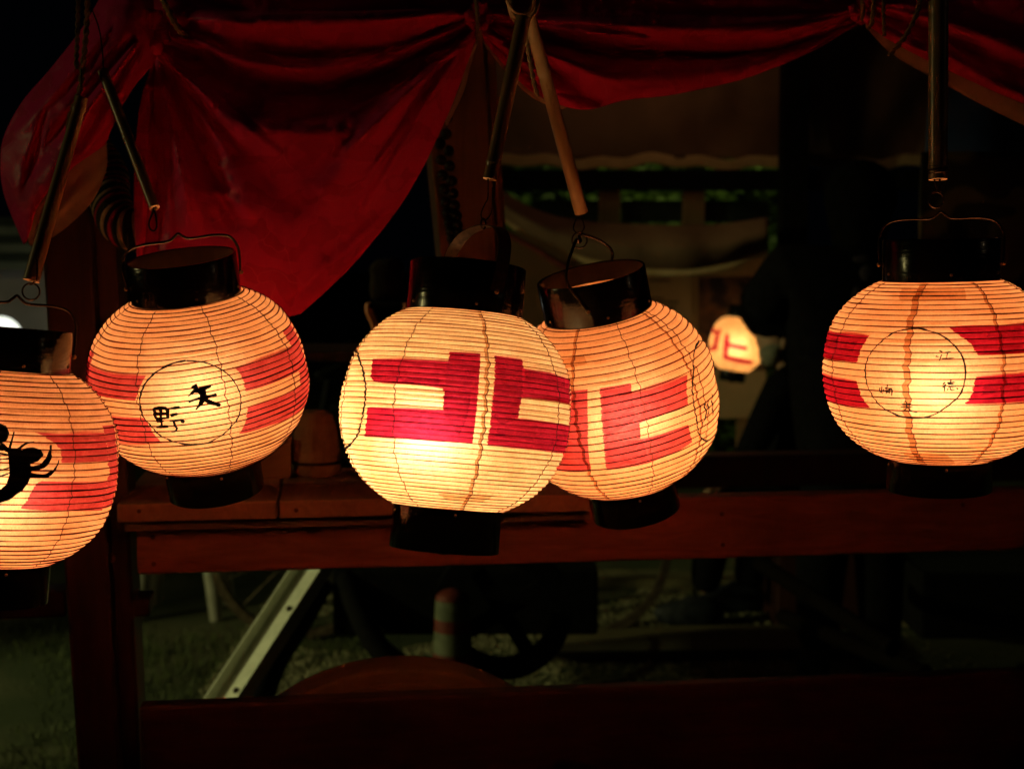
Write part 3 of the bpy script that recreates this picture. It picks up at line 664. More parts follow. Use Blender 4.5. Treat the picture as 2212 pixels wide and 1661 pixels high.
bamboo('shiny bamboo tube slanting down to the crest lantern at the left', at(177, 212, 1.72), at(67, 607, 1.69), .0073, .0097, (.06,),
       [(pw([(80, 560), (79, 600), (70, 613), (64, 614)], 1.685), .0012), (pw([(176, 150), (174, 190), (168, 225)], 1.72), .0010)], (at(67, 630, 1.70), 18 * 1.7 / FPX, .2))
bamboo('thin bamboo tube against the red curtain, above the two-character lantern', at(222, 154, 1.90), at(334, 450, 1.83), .0071, .0068, (.5,),
       [(pw([(332, 430), (331, 455), (322, 480), (324, 494), (332, 499), (338, 490), (337, 470), (333, 455)], 1.83), .0012), (pw([(195, 12), (213, 60), (221, 110), (224, 170)], 1.90), .0010)])
bamboo('bamboo tube with a yellow-green glint, left of the crossed pair', at(1131, 38, 1.70), at(1058, 388, 1.69), .0090, .0084, (.9,),
       [(pw([(1054, 375), (1054, 425), (1048, 440), (1040, 458), (1040, 470), (1048, 476), (1058, 466), (1063, 450), (1064, 405)], 1.69), .0009)], (at(1044, 484, 1.69), 11 * 1.7 / FPX, 1.1))
bamboo('brown bamboo tube slanting right towards the tilted lantern', at(1142, 32, 1.80), at(1256, 460, 1.90), .0084, .0092, (.28,),
       [(pw([(1253, 440), (1251, 462), (1242, 480), (1239, 495), (1246, 503), (1256, 502), (1262, 490), (1258, 475), (1253, 464)], 1.90), .0009)], (at(1252, 519, 1.90), 17 * 1.9 / FPX, .3))
B5 = bamboo('thick upright bamboo tube with bindings, above the four-character lantern', at(2027, 4, 1.67), at(2026, 388, 1.67), .0113, .0109, (.04, .93),
       [(pw([(2020, 370), (2019, 392), (2024, 408), (2026, 415), (2030, 400), (2029, 375)], 1.67), .0011)], (at(2022, 432, 1.67), 17 * 1.67 / FPX, .15))
for yy in (362, 367, 372):
    c = at(2026, yy, 1.67); a = np.linspace(0, 2 * math.pi, 30, endpoint=False)
    mesh('binding', *tube_geo(np.array([c + .0112 * np.array([math.cos(q), math.sin(q), .12 * math.sin(q + yy)]) for q in a]), .0007, 6, closed=True), M_wire, B5)

# ------------------------------------------------------------------ hemp cords
def cord(label, path, r, d, strands=2):
    P = np.array([at(x, y, d if len(q) < 1 else q[0]) for x, y, *q in path]); c = crom(P, 24 * (len(P) - 1))
    T = thing('cord', label, 'cord', P[0], 'hemp cords')
    L = np.concatenate([[0], np.cumsum(np.linalg.norm(np.diff(c, axis=0), axis=1))])
    for k in range(strands):
        Q = []
        for i, p in enumerate(c):
            t = c[min(i + 1, len(c) - 1)] - c[max(i - 1, 0)]; t /= np.linalg.norm(t)
            a = np.cross(t, [0.1, 1, .2]); a /= np.linalg.norm(a); b = np.cross(t, a); th = L[i] / (r * 7) * 2 * math.pi + k * 2 * math.pi / strands
            Q.append(p + r * .55 * (math.cos(th) * a + math.sin(th) * b))
        mesh('strand', *tube_geo(Q, r * .62, 6), M_cord, T)
    return T
cord('pale hemp cord hanging straight down at the top left', [(170, -30), (168, 60), (165, 135), (167, 150)], .0030, 1.90)
cord('long hemp cord hanging beside the shiny bamboo tube', [(190, -30), (187, 60), (176, 170), (168, 210), (152, 250), (147, 285)], .0036, 1.89)
cord('hemp cord end dangling between the two crossed bamboo tubes', [(1136, 60), (1140, 100), (1148, 150), (1156, 190), (1163, 208)], .0030, 1.84)
cord('short hemp cord left of the upright bamboo', [(1888, -20), (1885, 40), (1876, 66)], .0030, 1.85)
cord('straight hemp cord near the right curtain tie', [(1908, -20), (1909, 40), (1910, 78)], .0024, 1.86)
cord('hemp cord with a slanting loose end, right of the curtain tie', [(1990, -20), (1980, 30), (1958, 75), (1935, 105), (1920, 120)], .0032, 1.84)
# knot tying the crossed tubes
K = thing('cord_knot', 'knotted hemp cord around the tops of the crossed bamboo tubes', 'knot', at(1120, 8, 1.72), 'hemp cords')
for i in range(5):
    a = np.linspace(0, 2 * math.pi, 40, endpoint=False); c = at(1122 + 3 * i, -2 + 5 * (i % 3), 1.74)
    Q = np.array([c + np.array([.016 * math.cos(q), .02 * math.cos(q + i), (.018 + .002 * i) * math.sin(q)]) for q in a])
    mesh('turn', *tube_geo(Q, .0021, 6, closed=True), M_cord, K)

# ------------------------------------------------------------------ red silk curtain
def net(rows, nu, nv, d0, creases=(), seed=0, nz=.0028):
    """rows of (x, y, h cm towards the viewer); smooth surface through them"""
    m = max(len(r) for r in rows)
    R_ = np.array([crom(np.array(r, float), nu) for r in rows])
    G_ = np.stack([crom(R_[:, i], nv) for i in range(nu)], 1)      # nv, nu, 3
    V = []
    for j in range(nv):
        for i in range(nu):
            x, y, h = G_[j, i]; h = h / 100
            for (x0, y0, x1, y1, w, amp) in creases:
                L2 = (x1 - x0) ** 2 + (y1 - y0) ** 2; t = ((x - x0) * (x1 - x0) + (y - y0) * (y1 - y0)) / L2
                tt = min(1, max(0, t)); dd = math.hypot(x - x0 - tt * (x1 - x0), y - y0 - tt * (y1 - y0))
                ww = w * (.45 + .55 * tt)
                h += amp / 100 * math.exp(-(dd / ww) ** 2) * (math.sin(math.pi * min(1, max(0, tt))) ** .5 if 0 < tt < 1 else 0)
            h += nz * mn.noise(Vector((x / 55, y / 55, seed))) + nz * .45 * mn.noise(Vector((x / 19, y / 23, seed + 9)))
            V.append(at(x, y, d0 - h))
    return V, grid_faces(nu, nv)
def cloth(name, rows, nu, nv, d0, parent, mat, creases=(), seed=0, thick=.0022, nz=.0028):
    o = mesh(name, *net(rows, nu, nv, d0, creases, seed, nz), mat, parent)
    s = o.modifiers.new('thickness', 'SOLIDIFY'); s.thickness = thick; s.offset = 0
    return o

CUR = thing('curtain', 'red damask silk curtain gathered in swags over the lanterns', 'curtain', at(1030, 60, 2.05))
d0 = 2.08
main_rows = [
    [(318, -70, 0), (420, -80, 3), (520, -80, 4), (660, -80, 4), (820, -80, 3), (940, -70, 2), (1022, -50, 0)],
    [(322, -20, 0), (420, -25, 3), (520, -20, 4.5), (660, -12, 5), (820, -14, 4), (940, -15, 2), (1024, -12, 0)],
    [(324, 15, 0), (420, 12, 2.5), (520, 20, 3.2), (660, 26, 3.2), (820, 20, 2.6), (940, 12, 1.5), (1025, 8, 0)],
    [(326, 40, 0), (425, 40, 5), (520, 46, 8.2), (660, 44, 8.6), (820, 36, 7.0), (940, 28, 4), (1026, 20, 0)],
    [(328, 62, 0), (430, 76, 2.4), (520, 104, 3.6), (660, 120, 3.4), (820, 104, 3.0), (940, 68, 1.8), (1027, 34, 0)],
    [(330, 78, 0), (430, 95, 4.6), (520, 132, 6.6), (650, 150, 6.4), (820, 130, 5.0), (940, 84, 2.6), (1027, 46, 0)],
    [(332, 94, 0), (430, 118, .8), (515, 168, .9), (640, 206, .6), (810, 178, .6), (930, 114, .8), (1028, 56, 0)],
    [(334, 108, .4), (425, 150, 3.5), (500, 215, 5.2), (630, 246, 6.0), (790, 228, 5.2), (920, 140, 2.8), (1029, 64, .4)],
    [(336, 120, .6), (415, 185, 6), (500, 256, 8.6), (630, 278, 9.6), (785, 266, 8.6), (910, 172, 4.5), (1030, 74, .6)],
    [(322, 160, .8), (405, 220, 6.4), (500, 290, 8.8), (635, 308, 9.6), (780, 296, 8.8), (905, 205, 4.8), (1022, 100, .8)],
    [(304, 220, 1.5), (400, 275, 6.0), (505, 340, 8.2), (640, 356, 8.6), (772, 340, 8.0), (898, 248, 4.8), (1004, 152, 1)],
    [(292, 330, 3), (400, 390, 6.0), (510, 430, 8.0), (640, 440, 8.4), (770, 420, 7.8), (880, 335, 4.8), (962, 258, 1.6)],
    [(290, 450, 3.5), (390, 500, 5.2), (500, 530, 7.6), (620, 540, 7.8), (720, 520, 7.2), (810, 450, 5.0), (885, 412, 2.2)],
    [(295, 540, 4), (380, 590, 5), (470, 620, 6.8), (560, 640, 6.8), (640, 630, 6.2), (700, 600, 4.4), (768, 566, 3)],
    [(300, 600, 4), (370, 630, 4.8), (440, 655, 5.2), (510, 672, 5.2), (570, 682, 5), (610, 686, 4.6), (650, 678, 4.2)]]
main_creases = [(345, 130, 470, 400, 34, -2.4), (340, 130, 420, 520, 30, 1.8), (335, 140, 345, 520, 26, -1.8), (350, 120, 560, 460, 30, 1.6), (350, 118, 640, 470, 34, -1.6),
                (1022, 90, 700, 560, 26, -2.2), (1018, 90, 830, 380, 22, 2.2), (1018, 60, 760, 250, 22, -1.4), (1010, 70, 690, 420, 30, 1.4), (330, 60, 540, 110, 20, 1.6), (332, 80, 520, 190, 18, -1.6), (335, 100, 470, 230, 16, 1.8),
                (860, 440, 620, 660, 22, 1.3), (900, 420, 700, 620, 14, -1.0), (440, 330, 520, 500, 26, -1.8), (450, 400, 560, 470, 20, 1.5), (1020, 30, 640, 60, 16, 1.0), (380, -20, 560, 40, 20, -1.4)]
EXTRA_R = []; rc = random.Random(5)
for k in range(16):
    a = rc.uniform(0, 1); main_creases.append((335 + rc.uniform(-8, 8), 112 + rc.uniform(-20, 16), 300 + 330 * a + rc.uniform(-20, 20), 560 - 300 * a + rc.uniform(-60, 60), rc.uniform(7, 15), rc.choice((-1, 1)) * rc.uniform(.5, 1.3)))
for k in range(14):
    a = rc.uniform(0, 1); main_creases.append((1022 + rc.uniform(-6, 4), 62 + rc.uniform(-30, 30), 640 + 200 * a + rc.uniform(-20, 20), 90 + 480 * a + rc.uniform(-40, 40), rc.uniform(7, 14), rc.choice((-1, 1)) * rc.uniform(.5, 1.2)))
for k in range(10):
    a = rc.uniform(0, 1); right_x = rc.uniform(1250, 1500)
    EXTRA_R.append((1050, 30 + 55 * a, right_x, 60 + 140 * a + rc.uniform(-15, 15), rc.uniform(6, 11), rc.choice((-1, 1)) * rc.uniform(.5, 1.0)))
    EXTRA_R.append((1856, 20 + 24 * a, rc.uniform(1500, 1680), 50 + 120 * a, rc.uniform(6, 11), rc.choice((-1, 1)) * rc.uniform(.5, 1.0)))
cloth('swag', main_rows, 190, 200, d0, CUR, M_cloth, main_creases, 1)['label'] = 'deepest swag, hanging in a point behind the two-character lantern'
right_rows = [
    [(1040, -60, 0), (1140, -70, 3), (1300, -70, 4), (1450, -70, 4), (1600, -70, 3.6), (1750, -60, 2), (1858, -40, 0)],
    [(1040, -15, 0), (1140, -20, 3), (1300, -12, 4.6), (1450, -8, 4.6), (1600, -12, 4), (1750, -14, 2), (1859, -10, 0)],
    [(1040, 5, 0), (1140, 8, 1.6), (1300, 26, 2.0), (1450, 32, 2.2), (1600, 28, 2.0), (1750, 14, 1), (1860, 5, 0)],
    [(1041, 20, 0), (1140, 32, 4), (1300, 52, 7.4), (1450, 62, 7.4), (1600, 62, 6), (1750, 46, 3), (1861, 16, 0)],
    [(1041, 32, 0), (1140, 56, 3.4), (1300, 94, 3.4), (1450, 103, 3.2), (1600, 102, 3), (1750, 74, 2.6), (1861, 24, 0)],
    [(1042, 45, 0), (1140, 76, 1.0), (1290, 116, 1.0), (1450, 126, 1.0), (1600, 118, 1), (1750, 88, .8), (1862, 30, 0)],
    [(1042, 58, .3), (1135, 100, 4.2), (1270, 150, 6.0), (1440, 156, 5.8), (1600, 142, 5.2), (1750, 100, 2.8), (1862, 36, .3)],
    [(1043, 70, .4), (1125, 126, 4.4), (1262, 190, 6.4), (1440, 186, 6.0), (1600, 160, 5.0), (1750, 108, 2.8), (1863, 42, .4)],
    [(1045, 88, .5), (1100, 152, 2.6), (1160, 205, 4.4), (1258, 237, 5.4), (1345, 217, 5.2), (1450, 205, 5.0), (1600, 172, 4.4), (1750, 113, 2.6), (1863, 47, .5)]]
right_creases = [(1055, 60, 1300, 230, 16, -2.0), (1055, 70, 1250, 236, 12, 1.8), (1060, 50, 1330, 190, 18, 1.4), (1050, 80, 1200, 215, 9, -1.2), (1055, 30, 1400, 90, 14, 1.2), (1050, 10, 1250, 30, 12, -1.2), (1860, 30, 1640, 130, 16, -1.6), (1860, 36, 1560, 180, 14, 1.2), (1855, 20, 1560, 80, 14, 1.4), (1180, 196, 1300, 222, 9, -1.2)]
cloth('swag', right_rows, 180, 130, d0, CUR, M_cloth, right_creases + EXTRA_R, 4)['label'] = 'shallow swag between the centre tie and the right tie'
far_rows = [
    [(1866, -60, 0), (1960, -70, 3), (2090, -70, 4), (2230, -60, 4), (2400, -50, 3)],
    [(1867, -10, 0), (1960, -10, 2), (2090, 10, 2.6), (2230, 60, 2.8), (2400, 110, 2)],
    [(1868, 12, 0), (1960, 30, 4.5), (2090, 70, 5.5), (2230, 120, 5), (2400, 170, 4)],
    [(1868, 26, 0), (1950, 55, 1.4), (2080, 110, 1.8), (2230, 165, 2), (2400, 215, 2)],
    [(1869, 40, 0), (1945, 80, 3.6), (2070, 135, 4.8), (2220, 205, 5), (2400, 262, 4)],
    [(1870, 52, 0), (1940, 98, 3.0), (2060, 158, 4.2), (2215, 226, 4.6), (2400, 290, 4)]]
cloth('swag', far_rows, 110, 90, d0, CUR, M_cloth, [(1875, 20, 2150, 110, 14, -1.6), (1880, 30, 2120, 150, 12, 1.2), (1875, 0, 2100, 30, 12, 1.0)], 8)['label'] = 'swag running off past the right edge'
cloth('lining', [[(1870, 52, -.6), (1940, 97, 1.6), (2060, 157, 2.6), (2215, 225, 3.0), (2400, 289, 3)], [(1871, 58, -1), (1935, 112, .8), (2050, 178, 1.6), (2200, 248, 2), (2400, 330, 2)], [(1873, 62, -1.4), (1930, 118, -.4), (2048, 186, .2), (2195, 262, .6), (2400, 350, .6)]], 80, 16, d0, CUR, M_lining, (), 3, nz=.001)
cloth('lining', [[(1045, 88, -.4), (1100, 152, 1.4), (1160, 205, 3.0), (1230, 230, 4)], [(1046, 95, -.8), (1094, 156, .9), (1152, 212, 2.2), (1215, 236, 3)]], 60, 8, d0, CUR, M_lining, (), 3, nz=.0006)
cloth('lining', [[(1030, 84, -.2), (1006, 140, .2), (992, 190, .6), (962, 262, .8)], [(1031, 92, -.8), (1016, 140, -.6), (1000, 200, -.4), (965, 272, 0)]], 60, 8, d0, CUR, M_lining, (), 3, nz=.0006)
left_rows = [
    [(232, -30, 0), (262, -30, 1.4), (290, -30, 2), (312, -28, 1.4), (330, -24, 0)],
    [(180, 60, 0), (232, 60, 3), (270, 60, 4), (305, 64, 3), (334, 70, .6)],
    [(110, 150, -1), (180, 150, 3.6), (236, 150, 5.0), (290, 140, 4), (338, 122, 1.0)],
    [(50, 220, -2), (130, 225, 3.6), (200, 225, 5.4), (262, 200, 4.4), (312, 160, 1.6)],
    [(12, 290, -3), (92, 290, 3.0), (170, 290, 5.0), (238, 260, 4.0), (292, 182, 1.4)],
    [(2, 345, -3), (70, 360, 2.4), (130, 370, 4.4), (192, 325, 3.6), (262, 232, 1.2)],
    [(10, 420, -3), (46, 440, .8), (78, 445, 2.4), (118, 392, 2.6), (232, 302, .8)],
    [(52, 528, -1.6), (56, 522, -.6), (64, 500, .6), (96, 402, 1.8), (228, 312, .6)]]
cloth('gathered_fold', left_rows, 100, 110, d0 - .02, CUR, M_cloth, [(290, 80, 60, 380, 20, -2.4), (300, 90, 110, 330, 16, 2.0), (305, 100, 160, 330, 14, -1.6), (310, 100, 220, 270, 12, 1.4), (240, 60, 30, 300, 16, 1.6), (100, 240, 50, 430, 13, -1.8)], 12)['label'] = 'bunched left end of the curtain with its hem turned out'
cloth('lining', [[(60, 505, .2), (96, 404, 1.4), (160, 350, 1.2), (230, 306, .3)], [(62, 525, -.4), (110, 470, .8), (180, 410, .8), (232, 330, -.2)], [(66, 531, -1), (124, 506, .2), (196, 440, .2), (228, 372, -.6), (234, 316, -1)]], 60, 40, d0 - .02, CUR, M_lining, [(80, 500, 200, 380, 14, .8)], 5, nz=.0015)
# gathers at the ties
for (gx, gy, gs) in ((318, 70, 1.0), (1033, 40, .55), (1864, 26, .55)):
    parts = []
    for k in range(9):
        a0 = k / 9 * 2 * math.pi; rr = 46 * gs
        P = [(gx + rr * .2 * math.cos(a0), gy + rr * .3 * math.sin(a0)), (gx + rr * .8 * math.cos(a0 + .3), gy - 10 * gs + rr * .9 * math.sin(a0 + .3)), (gx + rr * .35 * math.cos(a0 + .7), gy + rr * .5 * math.sin(a0 + .7))]
        if gs == 1.0: P = [(px, py + 8) for px, py in P]
        parts.append(tube_geo(crom(np.array([at(px, py, d0 - .025 - .01 * math.sin(k * 2.1)) for px, py in P]), 16), np.array([.004 + .008 * gs * math.sin(math.pi * i / 15) for i in range(16)]), 10))
    mesh('gather', *merge(parts), M_cloth, CUR)
for (cx_, y0, y1) in ((1030, -30, 86), (1862, -30, 44)):
    P = crom(np.array([at(cx_ - 6, y0, 2.03), at(cx_ + 1, (y0 + y1) / 2, 2.025), at(cx_ + 1, y1, 2.05)]), 40)
    mesh('tie_cord', *tube_geo(P, .0032 + .0006 * np.sin(np.arange(40) * 1.3), 7), M_cord, CUR)
P = crom(np.array([at(343, -20, 2.0), at(362, 20, 1.99), at(385, 62, 2.0), at(402, 78, 2.03)]), 40)
mesh('tie_cord', *tube_geo(P, .0046 + .0008 * np.sin(np.arange(40) * 1.3), 7), M_cord, CUR)

# ------------------------------------------------------------------ thick twisted rope at the left
RP = crom(np.array([at(150, 255, 2.27), at(192, 312, 2.25), at(232, 375, 2.22), at(238, 432, 2.18), at(258, 482, 2.16), at(308, 505, 2.17), at(380, 498, 2.22)]), 120)
ROPE = thing('twisted_rope', 'thick rope twisted of black, red and cream strands behind the curtain end', 'rope', RP[0])
rcols = [pbr('rope_black', (.008, .009, .012), (.02, .02, .024), rough=.7, scale=120, bump=.5), pbr('rope_cream', (.66, .50, .32), (.78, .62, .42), rough=.8, scale=120, bump=.5), pbr('rope_red', (.58, .02, .08), (.70, .03, .10), rough=.75, scale=120, bump=.5)]
Lr = np.concatenate([[0], np.cumsum(np.linalg.norm(np.diff(RP, axis=0), axis=1))])
for k in range(12):
    Q = []
    for i, p in enumerate(RP):
        t = RP[min(i + 1, len(RP) - 1)] - RP[max(i - 1, 0)]; t /= np.linalg.norm(t)
        a = np.cross(t, [0, 1, 0]); a /= np.linalg.norm(a); b = np.cross(t, a); th = Lr[i] / .062 * 2 * math.pi + k * 2 * math.pi / 12
        Q.append(p + .0235 * (math.cos(th) * a + math.sin(th) * b))
    mesh('strand', *tube_geo(Q, .0078, 8), rcols[(0, 0, 1, 0, 2, 0, 1, 0, 0, 2, 0, 1)[k]], ROPE)

# ------------------------------------------------------------------ black bead string on the bare post
bz = [(420, 380), (410, 525), (355, 610), (430, 675), (365, 755), (440, 810), (380, 890), (455, 940), (395, 1015), (470, 1055), (405, 1130), (485, 1160), (420, 1225), (500, 1250), (435, 1310), (510, 1335), (450, 1390), (515, 1400), (460, 1450), (520, 1470)]
M_bead = pbr('black_bead', (.008, .007, .006), (.016, .013, .012), rough=.35, scale=50, bump=0)
BS = thing('bead_string', 'double string of black beads hanging down the bare wooden post', 'bead string', at(960, 240, 2.52))
bp_ = [np.array(at((1600 + x / 2.2156) / 1.85173, (300 + y / 2.2156) / 1.85173, 2.53)) for x, y in bz]
mesh('thread', *tube_geo([at(958, 20, 2.53)] + bp_, .0012, 5), M_wire, BS)
b0 = None
for i, p in enumerate(bp_):
    if b0 is None: b0 = mesh('bead', *sphere_geo((0, 0, 0), .0098, 16, 10), M_bead, BS, world=False); b = b0
    else: b = b0.copy(); COL.objects.link(b); b.parent = BS
    b.location = p - np.array(ORG[BS.name])

# ------------------------------------------------------------------ small goods on the float's deck
zdeck = fl(600, 1082, -.055)[2]
def on_deck(x, y): # where the line of sight meets the deck
    d = at(x, y, 1.0) - CAM; k = (zdeck - CAM[2]) / d[2]; return CAM + d * k
M_box = wood_mat('plain_box_wood', (.40, .25, .13), (.55, .36, .19), 0, .6)
c = on_deck(596, 1034); bx = thing('wooden_box', 'small plain wooden box on the deck behind the two-character lantern', 'box', c)
bevel(mesh('box_body', *box_geo(c + ez * .030 + ey * .03, ex * .026, ey * .026, ez * .030), M_box, bx, smooth=False), .002)
bevel(mesh('lid', *box_geo(c + ez * .0645 + ey * .03, ex * .028, ey * .028, ez * .004), M_box, bx, smooth=False), .0015)
c = on_deck(684, 1026); bk = thing('canvas_pouch', 'round brown canvas pouch on the deck between two lanterns', 'pouch', c)
M_canv = pbr('brown_canvas', (.34, .20, .11), (.46, .28, .16), rough=.85, scale=40, bump=.4)
Vb, Fb = lathe_geo([(.001, .001), (.036, .001), (.041, .008), (.042, .03), (.040, .06), (.036, .085), (.030, .105), (.022, .113), (.001, .114)], 32)
Vb = [(x * (1 + .05 * math.sin(5 * math.atan2(y, x) + z * 40)), y * (1 + .05 * math.cos(4 * math.atan2(y, x))), z) for x, y, z in Vb]
mesh('pouch_body', [c + np.array(v) for v in Vb], Fb, M_canv, bk)
Vb, Fb = lathe_geo([(.0425, .022), (.0440, .022), (.0440, .027), (.0425, .027)], 32)
mesh('band', [c + np.array(v) for v in Vb], Fb, M_wire, bk)

# ------------------------------------------------------------------ things in the dark behind
M_black = pbr('matt_black_paint', (.004, .004, .004), (.009, .008, .008), rough=.85, scale=30, bump=.1, spec=.06)
M_navy = pbr('black_cotton', (.004, .004, .005), (.009, .008, .010), rough=1, scale=60, bump=.3, spec=.04)
M_alu = pbr('bare_metal_channel', (.62, .63, .52), (.80, .80, .68), rough=.48, scale=24, stretch=(1, 1, 1), bump=.08, metallic=.1)

# leaning metal channel
p0, p1 = at(468, 1560, 3.05), at(676, 1240, 3.25)
ax = p1 - p0; Lc = np.linalg.norm(ax); ax /= Lc
vw = (p0 + p1) / 2 - CAM; vw /= np.linalg.norm(vw)
sd = np.cross(ax, vw); sd /= np.linalg.norm(sd); nn = np.cross(sd, ax); nn /= np.linalg.norm(nn)
if nn @ vw > 0: nn = -nn
nn = -vw * .62 + np.array([-.72, 0, .30]); nn -= ax * (nn @ ax); nn /= np.linalg.norm(nn); sd = np.cross(ax, nn)
mid = (p0 + p1) / 2
CH = thing('metal_channel', 'leaning pale metal channel catching greenish light under the beam', 'metal bar', at(468, 1560, 3.05))
mesh('web', *box_geo(mid, ax * Lc / 2 * 1.35, sd * .050, nn * .002), M_alu, CH, smooth=False)
mesh('flange', *box_geo(mid + sd * .052 + nn * .012, ax * Lc / 2 * 1.35, sd * .0018, nn * .015), M_alu, CH, smooth=False)
mesh('flange', *box_geo(mid - sd * .052 + nn * .012, ax * Lc / 2 * 1.35, sd * .0018, nn * .015), M_alu, CH, smooth=False)
for q in (-.3, .25): mesh('bolt', *sphere_geo(mid + ax * Lc * q + nn * .003, .007, 10, 6), M_wire, CH)

# black hand cart with a wheel
def disc_ring(c, R, r, u_, v_, w_, n=48):
    V, F = [], []
    for k in range(n):
        a = 2 * math.pi * k / n; d = u_ * math.cos(a) + v_ * math.sin(a)
        V += [c + d * R - w_, c + d * R + w_, c + d * r + w_, c + d * r - w_]
    for k in range(n):
        j = (k + 1) % n
        for q in range(4): F.append((4 * k + q, 4 * j + q, 4 * j + (q + 1) % 4, 4 * k + (q + 1) % 4))
    return V, F
D = 4.3; c = at(1010, 1260, D)
CART = thing('hand_cart', 'black hand cart with curved wheel standing under the float beam', 'cart', (c[0], c[1], 0))
bevel(mesh('body', *box_geo(at(1010, 1265, D + .2), (.40, 0, 0), (0, .22, 0), (0, 0, .10)), M_black, CART, smooth=False), .01)
def tyre_at(cx_, cy_, rp, d, u_=np.array([1.0, 0, 0])):
    cc = at(cx_, cy_, d); R_ = rp * d / FPX; w = np.cross(u_, ez) * .022
    wv = sub(mesh('wheel', *disc_ring(cc, R_, R_ * .70, u_, ez, w), M_black, CART, smooth=False), CART)
    for k in range(2):
        a = math.pi * (k + .35) / 2; dd = u_ * math.cos(a) + ez * math.sin(a); q = -u_ * math.sin(a) + ez * math.cos(a)
        mesh('spoke', *box_geo(cc, dd * R_ * .8, q * .022, w * .4), M_black, wv, smooth=False)
    mesh('hub', *tube_geo([cc - w * 1.4, cc + w * 1.4], .03, 16), M_black, wv)
tyre_at(1085, 1318, 150, D - .25)
P = crom(np.array([at(745, 1240, D), at(775, 1320, D - .05), at(820, 1400, D - .1), at(900, 1450, D - .1), at(985, 1420, D - .1)]), 40)
mesh('shaft', *tube_geo(P, .035, 10), M_black, CART)
P = crom(np.array([at(690, 1250, D), at(640, 1340, D), at(590, 1420, D), at(560, 1500, D)]), 30)
mesh('shaft', *tube_geo(P, .05, 10), M_black, CART)
# striped post by the cart
M_sw = pbr('striped_white', (.08, .09, .055), (.14, .15, .095), rough=.6, scale=30); M_sr = pbr('striped_red', (.10, .014, .010), (.16, .026, .018), rough=.6, scale=30)
D = 4.0; c = at(978, 1440, D); cz = c[2]
SP = thing('striped_post', 'short round post with white and red stripes beside the black cart', 'post', (c[0], c[1], 0))
def cyl(z0, z1, r0, r1): return [np.array([c[0], c[1], 0]) + np.array(v) for v in lathe_geo([(r0, z0), (r1, z1)], 28)[0]], lathe_geo([(r0, z0), (r1, z1)], 28)[1]
ztop = at(978, 1290, D)[2]; hh_ = ztop
cuts = [0, .42, .50, .58, .66, .80, .88, 1.0]
for i in range(len(cuts) - 1):
    z0, z1 = cuts[i] * hh_, cuts[i + 1] * hh_
    mesh('stripe', *cyl(z0, z1, .066 - .018 * cuts[i], .066 - .018 * cuts[i + 1]), (M_sw, M_sr)[i % 2], SP)
mesh('cap', [np.array([c[0], c[1], hh_]) + np.array(v) for v in sphere_geo((0, 0, 0), .048, 20, 8, (1, 1, .6))[0]], sphere_geo((0, 0, 0), .048, 20, 8)[1], M_sr, SP)

# bicycle at the left under the beam
D = 5.2; BI = thing('bicycle', 'dark bicycle half hidden under the float beam at the left', 'bicycle', (at(560, 1400, D)[0], at(560, 1400, D)[1], 0))
zc = .33; M_rim = pbr('rim_metal', (.10, .07, .05), (.2, .15, .1), rough=.4, scale=30, metallic=.6)
cw = at(575, 1300, D); xx = cw[0]
def bike_wheel(x):
    cc = np.array([x, cw[1], zc]); w = np.array([0, .014, 0]); u_ = np.array([1.0, 0, 0])
    wv = sub(mesh('wheel', *disc_ring(cc, .33, .300, u_, ez, w), M_rim, BI, smooth=False), BI)
    for k in range(8):
        a = math.pi * k / 8; dd = u_ * math.cos(a) + ez * math.sin(a); mesh('spoke', *tube_geo([cc - dd * .3, cc + dd * .3], .0015, 4), M_rim, wv)
bike_wheel(xx + .12); bike_wheel(xx + 1.15)
for q in ([(.12, .33), (.24, .95)], [(.24, .85), (.72, .82)], [(.27, .72), (.62, .33)], [(.62, .33), (.75, .92)], [(.62, .33), (1.15, .33)], [(1.15, .33), (.74, .82)]):
    mesh('frame_tube', *tube_geo([np.array([xx + a, cw[1], b]) for a, b in q], .017, 10), M_black, BI)
mesh('saddle', *sphere_geo((xx + .76, cw[1], .95), .06, 12, 8, (1.9, 1, .5)), M_black, BI)
mesh('handlebar', *tube_geo([np.array([xx + .24, cw[1] - .25, .98]), np.array([xx + .20, cw[1], .97]), np.array([xx + .24, cw[1] + .25, .98])], .013, 8), M_black, BI)

# white plastic stool at the left
M_whitepl = pbr('white_plastic', (.26, .25, .20), (.36, .34, .29), rough=.5, scale=20)
D = 5.6; c = at(400, 1345, D); c[2] = 0
ST = thing('plastic_stool', 'off-white plastic stool on the grass, beyond the left posts', 'stool', c)
for sx in (-1, 1):
    for sy in (-1, 1):
        mesh('leg', *tube_geo([c + np.array([sx * .15, sy * .13, 0]), c + np.array([sx * .11, sy * .10, .36])], [.024, .034], 8), M_whitepl, ST)
bevel(mesh('seat', *box_geo(c + ez * .37, ex * .16, ey * .14, ez * .018), M_whitepl, ST, smooth=False), .012)

# black crate on the right
c = at(2120, 1310, 4.6); CRT = thing('black_crate', 'large black crate standing on the ground below the beam at the right', 'crate', (c[0], c[1], 0))
zt_ = at(2120, 1215, 4.6)[2]; hz = zt_ / 2
bevel(mesh('crate_body', *box_geo((c[0], c[1], hz + .12), (.26, 0, 0), (0, .22, 0), (0, 0, hz - .10)), M_black, CRT, smooth=False), .01)
for sx in (-1, 1):
    for sy in (-1, 1): mesh('foot', *box_geo((c[0] + sx * .22, c[1] + sy * .18, .01), (.025, 0, 0), (0, .025, 0), (0, 0, .01)), M_black, CRT, smooth=False)
